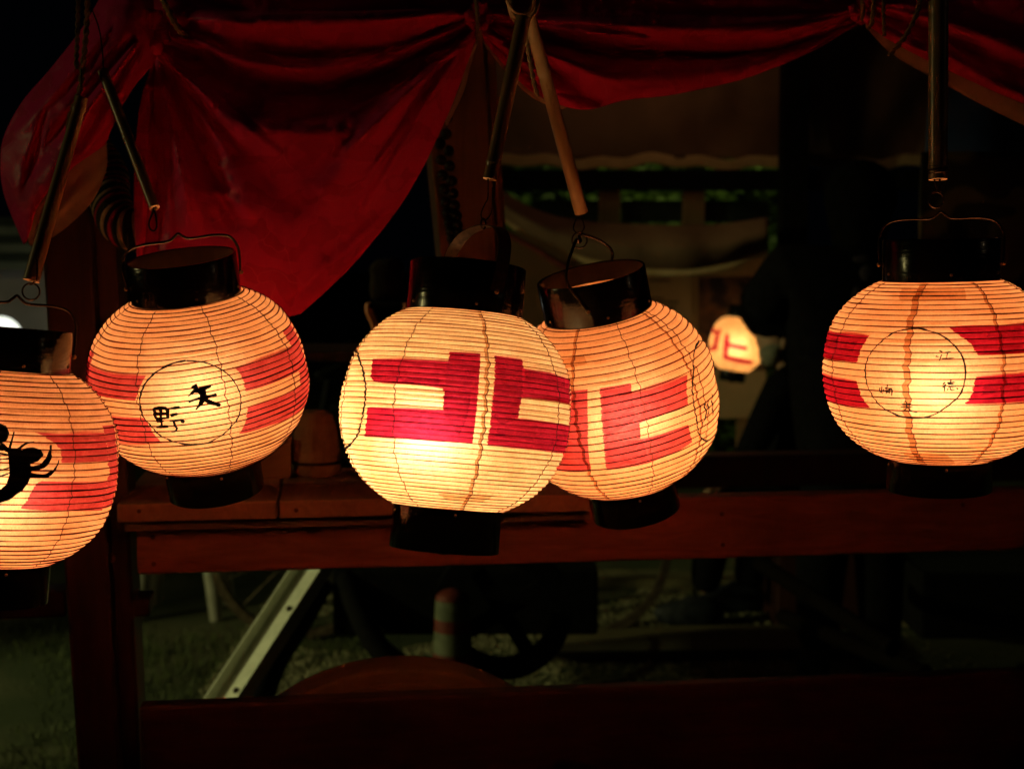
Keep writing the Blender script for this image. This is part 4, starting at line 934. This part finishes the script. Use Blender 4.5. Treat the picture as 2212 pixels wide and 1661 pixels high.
# boards on the ground
M_board = wood_mat('weathered_board', (.11, .095, .05), (.20, .17, .095), 0, .7)
for i, (x, y, wx, wy, rz, lab) in enumerate(((1500, 1400, .55, .16, .05, 'wide weathered board lying flat in front of the shoes'), (1420, 1262, .5, .09, -.04, 'narrow weathered board lying behind the black cart'), (1880, 1330, .6, .12, -.5, 'weathered board lying askew near the black crate'))):
    d = at(x, y, 1.0) - CAM; k = -CAM[2] / d[2]; p = CAM + d * k
    u_ = np.array([math.cos(rz), math.sin(rz), 0]); v_ = np.array([-math.sin(rz), math.cos(rz), 0])
    o = bevel(mesh('ground_board', *box_geo((0, 0, .022), u_ * wx, v_ * wy, ez * .02), M_board, smooth=False), .004); o.location = (p[0], p[1], 0); tag(o, lab, 'board', 'boards lying on the ground')
M_darkpole = wood_mat('dark_pole_wood', (.004, .003, .002), (.008, .005, .004), 0, .9, spec=.03)
# carrying poles lying crosswise on the right
for (a, b, lab) in (((1690, 1330), (2000, 1455), 'dark carrying pole lying aslant in front of the black crate'), ((1640, 1215), (1930, 1400), 'reddish carrying pole lying aslant behind the dark pole')):
    pa, pb = at(*a, 4.4), at(*b, 3.7); pa[2] = max(pa[2], .05); pb[2] = max(pb[2], .05)
    o = mesh('carrying_pole', *tube_geo([np.zeros(3), pb - pa], .024, 12), M_darkpole); o.location = pa; tag(o, lab, 'pole', 'carrying poles')

# little stool with orange bent legs, and a sack on it
M_orange = pbr('orange_paint', (.48, .13, .04), (.6, .18, .06), rough=.5, scale=30)
D = 3.4; sc = D / FPX; c = at(838, 660, D)
SS = thing('bent_leg_stool', 'small black-topped stool with bent orange legs behind the brightest lantern', 'stool', at(838, 720, D))
bevel(mesh('seat', *box_geo(c, (.046, 0, 0), (0, .04, 0), (0, 0, .007)), M_black, SS, smooth=False), .004)
for sx in (-1, 1):
    for sy in (-1, 1):
        P = crom(np.array([c + np.array([sx * .044, sy * .035, .006]), c + np.array([sx * .044, sy * .036, -.015]), c + np.array([sx * .030, sy * .036, -.05]), c + np.array([sx * .026, sy * .036, -.10])]), 20)
        mesh('leg', *tube_geo(P, .006, 8), M_orange, SS)
mesh('shelf_board', *box_geo(c + np.array([-.1, 0, -.112]), (.42, 0, 0), (0, .16, 0), (0, 0, .011)), M_redwood_v, FLT, smooth=False)
Vb, Fb = sphere_geo((0, 0, 0), 1, 24, 14)
Vb = [np.sign(v) * np.abs(v) ** .55 * np.array([.042, .034, .052]) + c + np.array([0, 0, .060]) for v in np.array(Vb)]
Vb = [v + .008 * np.array(mn.noise_vector(Vector(v) * 28)) for v in Vb]
o = mesh('sack', np.array(Vb) - c, Fb, pbr('dark_sackcloth', (.009, .006, .004), (.02, .013, .008), rough=1, spec=.03, scale=40, bump=.4)); o.location = c; tag(o, 'lumpy brown sack on the bent-leg stool', 'sack')

# ------------------------------------------------------------------ back tent, notice board, hedge
M_tarp = pbr('brown_tarp', (.16, .085, .05), (.22, .12, .075), rough=.8, scale=5, bump=.3, bscale=14)
M_hem = pbr('pale_hem', (.50, .32, .16), (.62, .42, .24), rough=.8, scale=12, bump=.3)
D = 5.6
TENT = thing('tent', 'brown canvas tent on a black frame behind the float', 'tent', (at(1500, 600, D)[0], at(1500, 600, D)[1], 0))
def sheet(pts_rows, nu, nv, wav=.02, seed=0):
    R_ = np.array([crom(np.array(r), nu) for r in pts_rows]); G_ = np.stack([crom(R_[:, i], nv) for i in range(nu)], 1)
    V = [p + np.array([0, wav * mn.noise(Vector((p[0] * 2.2, p[2] * 2.2, seed))) + wav * .5 * mn.noise(Vector((p[0] * 7, p[2] * 5, seed))), 0]) for p in G_.reshape(-1, 3)]
    return V, grid_faces(nu, nv)
def sol(o, t=.004):
    s = o.modifiers.new('thickness', 'SOLIDIFY'); s.thickness = t; s.offset = 0; return o
sol(mesh('canvas_wall', *sheet([[at(x, y, D) for x in (1060, 1350, 1700, 2080)] for y in (-120, 120, 344)], 60, 40, .06), M_tarp, TENT))
hem = [[at(x, y + dy + 5 * math.sin(x * .021) + 4 * math.sin(x * .057), D - .03) for x in range(1070, 2010, 26)] for y, dy in ((338, 0), (362, 0))]
sol(mesh('hem', *sheet(hem, 140, 6, .02, 3), M_hem, TENT))
mesh('crossbar', *box_geo((at(1560, 390, D - .1) + 0), (.95, 0, 0), (0, .05, 0), (0, 0, .038)), M_black, TENT, smooth=False)
for x in (1722, 2560):
    pt, pb_ = at(x, -100, D - .2), at(x, 560, D - .2); pb_[0] = pt[0]; pb_[2] = 0; pb_[1] = pt[1]
    mesh('tent_post', *box_geo((pt + pb_) / 2, (.05, 0, 0), (0, .05, 0), (0, 0, (pt[2] - pb_[2]) / 2)), M_black, TENT, smooth=False)
for x in (1316, 1497):
    pa, pb_ = at(x, 412, D + .1), at(x, 560, D + .1)
    mesh('upright', *box_geo((pa + pb_) / 2, (.042, 0, 0), (0, .03, 0), (0, 0, (pa[2] - pb_[2]) / 2 + .02)), M_postmid, TENT, smooth=False)
M_dkgreen = pbr('dark_green_board', (.012, .02, .014), (.02, .032, .022), rough=.7, scale=20)
for xa, xb in ((1150, 1292), (1342, 1474), (1520, 1660)):
    pa, pb_ = at(xa, 434, D + .12), at(xb, 480, D + .12); cc = (pa + pb_) / 2
    mesh('panel', *box_geo(cc, ((pb_[0] - pa[0]) / 2, 0, 0), (0, .012, 0), (0, 0, (pa[2] - pb_[2]) / 2)), M_dkgreen, TENT, smooth=False)
# sagging lower canvas
top_ = [(1070, 405), (1160, 455), (1260, 478), (1400, 486), (1540, 486), (1660, 470)]
bot_ = [(1070, 462), (1160, 520), (1260, 562), (1400, 588), (1540, 582), (1660, 540)]
rows = [[at(a[0] + (b[0] - a[0]) * q, a[1] + (b[1] - a[1]) * q, D - .3 - .10 * math.sin(q * 3.1)) for a, b in zip(top_, bot_)] for q in (0, .25, .5, .75, 1)]
sol(mesh('sagging_canvas', *sheet(rows, 70, 40, .03, 6), M_tarp, TENT))
rows = [[at(x, y + dy, D - .33) for x, y in bot_] for dy in (-7, 6)]
sol(mesh('hem', *sheet(rows, 70, 6, .01, 6), M_hem, TENT))
P = crom(np.array([at(x, y, D - .36) for x, y in ((1085, 500), (1160, 540), (1230, 582), (1300, 610))]), 40)
mesh('red_rope', *tube_geo(P, .012, 8), M_sr, TENT)

M_board_c = pbr('cream_notice_board', (.50, .34, .20), (.60, .42, .26), rough=.8, scale=3, bump=.05)
D = 6.3; pa, pb_ = at(1075, 500, D), at(1655, 905, D); cc = (pa + pb_) / 2
NB = thing('notice_board', 'cream notice board with papers and a dark poster behind the tent canvas', 'notice board', (cc[0], cc[1], 0))
mesh('board', *box_geo(cc, ((pb_[0] - pa[0]) / 2, 0, 0), (0, .015, 0), (0, 0, (pa[2] - pb_[2]) / 2)), M_board_c, NB, smooth=False)
for sx in (-1, 1):
    x = cc[0] + sx * .5; zb_ = cc[2] - (pa[2] - pb_[2]) / 2
    mesh('leg', *box_geo((x, cc[1] + .03, zb_ / 2), (.025, 0, 0), (0, .014, 0), (0, 0, zb_ / 2)), M_postmid, NB, smooth=False)
def flat(name, x0, y0, x1, y1, mat, t, parent):
    a, b = at(x0, y0, D), at(x1, y1, D); m = (a + b) / 2; m[1] = cc[1] - .015 - t
    return mesh(name, *box_geo(m, (abs(b[0] - a[0]) / 2, 0, 0), (0, .002, 0), (0, 0, abs(a[2] - b[2]) / 2)), mat, parent, smooth=False)
M_sheet = pbr('notice_paper', (.62, .46, .30), (.68, .52, .35), rough=.8, scale=6, bump=.05)
M_poster = pbr('dark_poster_print', (.03, .022, .035), (.20, .10, .06), rough=.5, scale=9, bump=0, detail=2, lo=.4, hi=.62)
sh = sub(flat('sheet', 1385, 592, 1492, 760, M_sheet, .004, NB), NB)
sub(flat('poster', 1506, 596, 1650, 800, M_poster, .004, NB), NB)
# its blurred printing: two large characters and rows of small print
prn = []
rnd = random.Random(3)
def glyph(x, y, s):
    for (a, b, c2, d2) in ((0, .1, .12, .95), (.22, .1, 1, .22), (.22, .5, 1, .6), (.25, .85, 1, .97), (.55, .1, .66, .97), (.85, .3, .97, .8)):
        if rnd.random() < .85: flat('print', x + a * s, y + b * s, x + c2 * s, y + d2 * s, M_ink, .0085, NB)
glyph(1201, 562, 17); glyph(1224, 562, 17)
for yy, xs in ((603, (1398, 1446)), (642, (1398, 1432)), (650, (1402, 1460)), (662, (1402, 1456))):
    x = xs[0]
    while x < xs[1]: flat('print', x, yy, x + 4, yy + 5, M_ink, .009, sh if False else NB); x += 7

M_leaf = pbr('hedge_leaf', (.05, .10, .02), (.13, .22, .04), rough=.5, scale=3, bump=0)
V, F = [], []
for i in range(16000):
    x = random.uniform(-.32, 1.62); z = random.uniform(.0, 2.15 + .15 * mn.noise(Vector((x * 2, 0, 0)))); y = 8.6 + .25 * mn.noise(Vector((x * 3, z * 3, 0))) + random.uniform(-.2, .2)
    s = random.uniform(.02, .05); a, b = random.uniform(0, 6.28), random.uniform(-1, 1)
    u_ = np.array([math.cos(a), math.sin(a) * .6, b * .5]) * s; v_ = np.array([-math.sin(a) * .3, .3, math.cos(a)]) * s * .55; p = np.array([x, y, max(.02, z)])
    k = len(V); V += [p - u_, p - v_, p + u_, p + v_]; F.append((k, k + 1, k + 2, k + 3))
o = mesh('hedge', V, F, M_leaf, smooth=False); tag(o, 'leafy green hedge glimpsed behind the tent frame', 'hedge', kind='stuff')
lamp('hedge_fill', (1.2, 7.6, 2.9), 17, (.95, 1.0, .35), .1)  # unseen light added above the hedge to brighten its leaves

# stall at the far left with a white globe lamp
D = 6.6; a, b = at(-160, 585, D), at(130, 760, D); m = (a + b) / 2
LS = thing('market_stall', 'pale market stall with striped awning at the far left', 'stall', (m[0], m[1], 0))
M_wall = pbr('stall_sheet', (.42, .38, .32), (.60, .56, .50), rough=.7, scale=4, bump=.2)
sol(mesh('back_sheet', *sheet([[at(x, y, D) for x in (-170, -60, 40, 140)] for y in (580, 680, 1000)], 24, 20, .05, 2), M_wall, LS))
M_aw = [pbr('awning_dark', (.03, .04, .025), (.05, .06, .035), rough=.8, scale=10), pbr('awning_light', (.16, .18, .12), (.22, .24, .16), rough=.8, scale=10)]
for i in range(6):
    y0 = 470 + i * 19; mesh('awning_stripe', *box_geo(at(-20, y0 + 9, D - .3 + .03 * i), (.36, 0, 0), (0, .02, 0), (0, 0, .0195)), M_aw[i % 2], LS, smooth=False)
for x in (-165, 140): pp = at(x, 600, D); mesh('pole', *tube_geo([np.array([pp[0], pp[1], 0]), np.array([pp[0], pp[1], pp[2] + .35])], .02, 8), M_black, LS)
c = at(2, 728, 6.1); GL = thing('globe_lamp', 'glowing white globe lamp in front of the market stall', 'lamp', (c[0], c[1], 0))
mesh('globe', *sphere_geo(c, .088, 24, 16), emit_mat('globe_glow', (.95, 1, .86), 1.4), GL)
mesh('stand', *tube_geo([np.array([c[0], c[1], 0]), c - ez * .085], .012, 8), M_black, GL)
mesh('base', *tube_geo([np.array([c[0], c[1], 0]), np.array([c[0], c[1], .02])], .10, 16), M_black, GL)

# dark patterned cloth and blue sheet at the far right
M_pat = pbr('dark_patterned_cloth', (.020, .012, .008), (.15, .085, .03), rough=.7, scale=5, bump=.1, detail=1, lo=.5, hi=.56, dist=1.2)
D = 3.2
o = mesh('hanging_cloth', *sheet([[at(x, y, D) for x in (1985, 2090, 2200, 2420)] for y in (330, 560, 780, 960)], 40, 40, .06, 4), M_pat); sol(o); tag(o, 'dark brown patterned cloth hanging behind the four-character lantern', 'cloth')
M_blue = pbr('blue_sheet', (.012, .02, .07), (.02, .035, .11), rough=.6, scale=4, bump=.2)
D = 3.6
o = mesh('blue_sheet', *sheet([[at(x, y, D) for x in (2010, 2150, 2420)] for y in (150, 300, 480)], 30, 30, .06, 5), M_blue); sol(o); tag(o, 'dark blue plastic sheet above the patterned cloth', 'sheet')

# ------------------------------------------------------------------ people
def skin_body(name, J, E, mat, parent, sub_lv=2):
    """J: {joint: (point, rx, ry)}, first joint is the root"""
    keys = list(J); org = np.array(ORG[parent.name])
    me = bpy.data.meshes.new(name); me.from_pydata([(np.array(J[k][0]) - org).tolist() for k in keys], [(keys.index(a), keys.index(b)) for a, b in E], [])
    o = bpy.data.objects.new(name, me); COL.objects.link(o); o.parent = parent
    me.skin_vertices.new() if hasattr(me.skin_vertices, 'new') and len(me.skin_vertices) == 0 else None
    md = o.modifiers.new('skin', 'SKIN'); md.use_smooth_shade = True
    sv = me.skin_vertices[0].data if len(me.skin_vertices) else None
    if sv:
        for i, k in enumerate(keys): sv[i].radius = (J[k][1], J[k][2]); sv[i].use_root = (i == 0)
    s = o.modifiers.new('smooth', 'SUBSURF'); s.levels = 1; s.render_levels = sub_lv
    me.materials.append(mat); return o
def hand(J, E, wrist, tip_dir, side_dir, tag_):
    w = np.array(J[wrist][0]); t = np.array(tip_dir, float); t /= np.linalg.norm(t); s = np.array(side_dir, float); s -= t * (s @ t); s /= np.linalg.norm(s); n = np.cross(t, s)
    J[tag_ + 'palm'] = (w + t * .07, .038, .020); E.append((wrist, tag_ + 'palm'))
    for i, (o_, L_) in enumerate(((-.030, .068), (-.010, .078), (.010, .074), (.029, .058))):
        a, b = tag_ + 'f%d' % i, tag_ + 'g%d' % i
        J[a] = (w + t * (.10 + L_ * .45) + s * o_ * 1.2 + n * .006, .0088, .0088); J[b] = (w + t * (.10 + L_ * .85) + s * o_ * 1.25 + n * .030, .0075, .0075)
        E += [(tag_ + 'palm', a), (a, b)]
    J[tag_ + 't0'] = (w + t * .075 - s * .052, .0105, .0105); J[tag_ + 't1'] = (w + t * .105 - s * .066 + n * .012, .009, .009)
    E += [(tag_ + 'palm', tag_ + 't0'), (tag_ + 't0', tag_ + 't1')]

M_skin = pbr('skin', (.42, .24, .16), (.50, .30, .20), rough=.55, scale=30)
M_hair = pbr('black_hair', (.002, .0018, .0016), (.005, .0045, .004), rough=1, spec=.02, scale=90, stretch=(1, 1, .1), bump=.4)
M_coat = pbr('black_happi_coat', (.004, .0035, .004), (.008, .007, .008), rough=1, scale=30, bump=.3, spec=.04)
M_mask = pbr('white_face_mask', (.16, .15, .11), (.24, .23, .18), rough=.85, scale=60, bump=.2)
M_crest = pbr('dull_purple_print', (.02, .013, .02), (.035, .022, .032), rough=.9, scale=40)
M_shoe = pbr('dark_shoe', (.012, .014, .02), (.03, .034, .045), rough=.6, scale=30)

def coat_shell(name, J, E, scale, parent, mat):
    J2 = {k: (p, a * scale + .012, b * scale + .012) for k, (p, a, b) in J.items()}
    return skin_body(name, J2, E, mat, parent)

# seated person in a white face mask, bending to the left
dA = 5.5
c = at(1740, 1100, dA); PA = thing('person', 'seated person in black with a white face mask, bending beside the small far lantern', 'person', (c[0], c[1], 0))
A = lambda x, y, d=dA: at(x, y, d)
J = {'pelvis': (A(1745, 1050), .15, .13), 'spine': (A(1738, 960), .145, .12), 'chest': (A(1722, 870), .15, .12), 'neck': (A(1692, 790), .055, .055), 'skull': (A(1672, 735), .080, .088), 'crown': (A(1664, 672), .088, .095),
     'nose': (A(1648, 728), .016, .018), 'chin': (A(1664, 774), .040, .042),
     'shl': (A(1690, 838, dA - .17), .062, .062), 'ell': (A(1640, 935, dA - .22), .047, .047), 'wrl': (A(1590, 1030, dA - .16), .032, .028),
     'shr': (A(1748, 838, dA + .17), .062, .062), 'elr': (A(1690, 940, dA + .2), .047, .047), 'wrr': (A(1622, 1030, dA + .12), .032, .028),
     'knl': (A(1556, 1062, dA - .12), .072, .072), 'anl': (A(1520, 1285, dA - .12), .045, .045), 'knr': (A(1640, 1058, dA + .12), .072, .072), 'anr': (A(1614, 1278, dA + .12), .045, .045)}
E_ = [('pelvis', 'spine'), ('spine', 'chest'), ('chest', 'neck'), ('neck', 'skull'), ('skull', 'crown'), ('skull', 'nose'), ('skull', 'chin'), ('chest', 'shl'), ('shl', 'ell'), ('ell', 'wrl'), ('chest', 'shr'), ('shr', 'elr'), ('elr', 'wrr'), ('pelvis', 'knl'), ('knl', 'anl'), ('pelvis', 'knr'), ('knr', 'anr')]
coatJ = {k: J[k] for k in ('pelvis', 'spine', 'chest', 'neck', 'shl', 'ell', 'wrl', 'shr', 'elr', 'wrr', 'knl', 'anl', 'knr', 'anr')}
coatE = [e for e in E_ if e[0] in coatJ and e[1] in coatJ]
coat_shell('black_clothes', coatJ, coatE, 1.06, PA, M_navy)
hand(J, E_, 'wrl', (-1, 0, -.5), (0, 1, 0), 'hl'); hand(J, E_, 'wrr', (-1, 0, -.5), (0, -1, 0), 'hr')
skin_body('body', {k: (p, a * (.5 if k in coatJ else 1), b * (.5 if k in coatJ else 1)) for k, (p, a, b) in J.items()}, E_, M_skin, PA)
def ellip(name, c, r, sc, mat, parent, rot=0, cut=None, bumpy=0):
    V, F = sphere_geo((0, 0, 0), r, 28, 18, sc); V = np.array(V)
    if bumpy: V = np.array([v * (1 + bumpy * mn.noise(Vector(v) * 30)) for v in V])
    if cut is not None:
        F = [f for f in F if cut(V[list(f)].mean(0))]
    ca, sa = math.cos(rot), math.sin(rot); V = np.stack([V[:, 0] * ca + V[:, 2] * sa, V[:, 1], -V[:, 0] * sa + V[:, 2] * ca], 1)
    return mesh(name, V + np.array(c), F, mat, parent)
ellip('hair', A(1668, 665), .125, (1.0, 1.0, 1.05), M_hair, PA, -.35, None, .10)
ellip('hair', A(1690, 690), .105, (.9, 1.05, 1.05), M_hair, PA, -.35, None, .10)
ellip('ear', A(1692, 742, dA - .10), .022, (.55, .4, 1), M_skin, PA, .2)
ellip('hair', A(1706, 748), .088, (.75, .95, 1.1), M_hair, PA, -.2, None, .10)
mk = sub(ellip('face_mask', A(1666, 758), .066, (.72, .98, .95), M_mask, PA, .25), PA)
for dz in (-.01, .02): mesh('ear_loop', *tube_geo(crom(np.array([A(1668, 752 + dz * 300, dA - .09), A(1684, 746, dA - .105), A(1697, 744, dA - .10)]), 12), .0025, 5), M_mask, mk)
for nm, q in (('l', (1520, 1300, dA - .12)), ('r', (1614, 1294, dA + .12))):
    p = at(*q); p[2] = .05
    V, F = sphere_geo((0, 0, 0), 1, 20, 12); V = np.array([(v[0] * .135, v[1] * .048, max(-.05, v[2] * (.07 if v[0] > -.1 else .055))) for v in V])
    mesh('shoe', V + p + np.array([-.055, 0, 0]), F, M_shoe, PA)
c = at(1760, 1115, dA); SEAT = thing('seat_box', 'dark wooden box the masked person sits on', 'box', (c[0], c[1], 0))
bevel(mesh('box_body', *box_geo((c[0] + .02, c[1], .185), (.2, 0, 0), (0, .2, 0), (0, 0, .185)), M_redwood_v, SEAT, smooth=False), .008)
bevel(mesh('lid', *box_geo((c[0] + .02, c[1], .385), (.215, 0, 0), (0, .215, 0), (0, 0, .013)), M_redwood_v, SEAT, smooth=False), .004)

# standing person in a black happi coat, seen from behind
dB = 4.6
c = at(1850, 1000, dB); PB = thing('person', 'standing person seen from behind in a black happi coat with faint printed crest', 'person', (c[0], c[1], 0))
B = lambda x, y, d=dB: at(x, y, d)
def low(x, z, d=dB):
    p = at(x, 1000, d); p[2] = z; return p
J = {'pelvis': (B(1845, 945), .17, .13), 'spine': (B(1845, 800), .17, .13), 'chest': (B(1842, 660), .185, .13), 'neck': (B(1850, 540), .062, .062), 'skull': (B(1856, 470), .085, .095), 'crown': (B(1860, 412), .082, .095), 'nose': (B(1850, 478, dB + .115), .018, .02), 'chin': (B(1852, 510, dB + .07), .045, .05),
     'shl': (B(1690, 582), .075, .075), 'ell': (B(1634, 668), .062, .062), 'wrl': (B(1725, 655, dB + .26), .034, .03),
     'shr': (B(1975, 612), .07, .07), 'elr': (B(2030, 760, dB + .05), .055, .055), 'wrr': (B(1960, 850, dB + .25), .034, .03),
     'knl': (low(1780, .50), .075, .075), 'anl': (low(1772, .10), .05, .05), 'knr': (low(1905, .50), .075, .075), 'anr': (low(1912, .10), .05, .05)}
coatJ = {k: J[k] for k in ('pelvis', 'spine', 'chest', 'neck', 'shl', 'ell', 'wrl', 'shr', 'elr', 'wrr', 'knl', 'anl', 'knr', 'anr')}
E_ = [('pelvis', 'spine'), ('spine', 'chest'), ('chest', 'neck'), ('neck', 'skull'), ('skull', 'crown'), ('skull', 'nose'), ('skull', 'chin'), ('chest', 'shl'), ('shl', 'ell'), ('ell', 'wrl'), ('chest', 'shr'), ('shr', 'elr'), ('elr', 'wrr'), ('pelvis', 'knl'), ('knl', 'anl'), ('pelvis', 'knr'), ('knr', 'anr')]
coatE = [e for e in E_ if e[0] in coatJ and e[1] in coatJ]
ct = coat_shell('happi_coat', coatJ, coatE, 1.12, PB, M_coat); sub(ct, PB)
hand(J, E_, 'wrl', (.6, .4, 0), (0, 0, 1), 'hl'); hand(J, E_, 'wrr', (-.6, .4, 0), (0, 0, 1), 'hr')
skin_body('body', {k: (p, a * (.45 if k in coatJ else 1), b * (.45 if k in coatJ else 1)) for k, (p, a, b) in J.items()}, E_, M_skin, PB)
ellip('hair', B(1858, 425), .118, (.98, 1.05, 1.02), M_hair, PB, 0, None, .08)
ellip('hair', B(1856, 470, dB - .01), .105, (.95, .95, 1.05), M_hair, PB, 0, None, .10)
ellip('hair', B(1855, 508, dB - .015), .088, (.95, .9, .9), M_hair, PB, 0, None, .14)
for (px, py, w, h) in ((1862, 560, .030, .012), (1872, 590, .022, .026), (1890, 625, .02, .016), (1850, 640, .014, .03), (1880, 660, .03, .012)):
    p = B(px, py, dB - .152)
    mesh('crest_print', *sphere_geo(p, 1, 16, 8, (w, .006, h)), M_crest, ct)
for x in (1772, 1912):
    p = low(x, .05); V, F = sphere_geo((0, 0, 0), 1, 20, 12); V = np.array([(v[0] * .05, v[1] * .13, max(-.05, v[2] * .06)) for v in V])
    mesh('shoe', V + p + np.array([0, .05, 0]), F, M_shoe, PB)
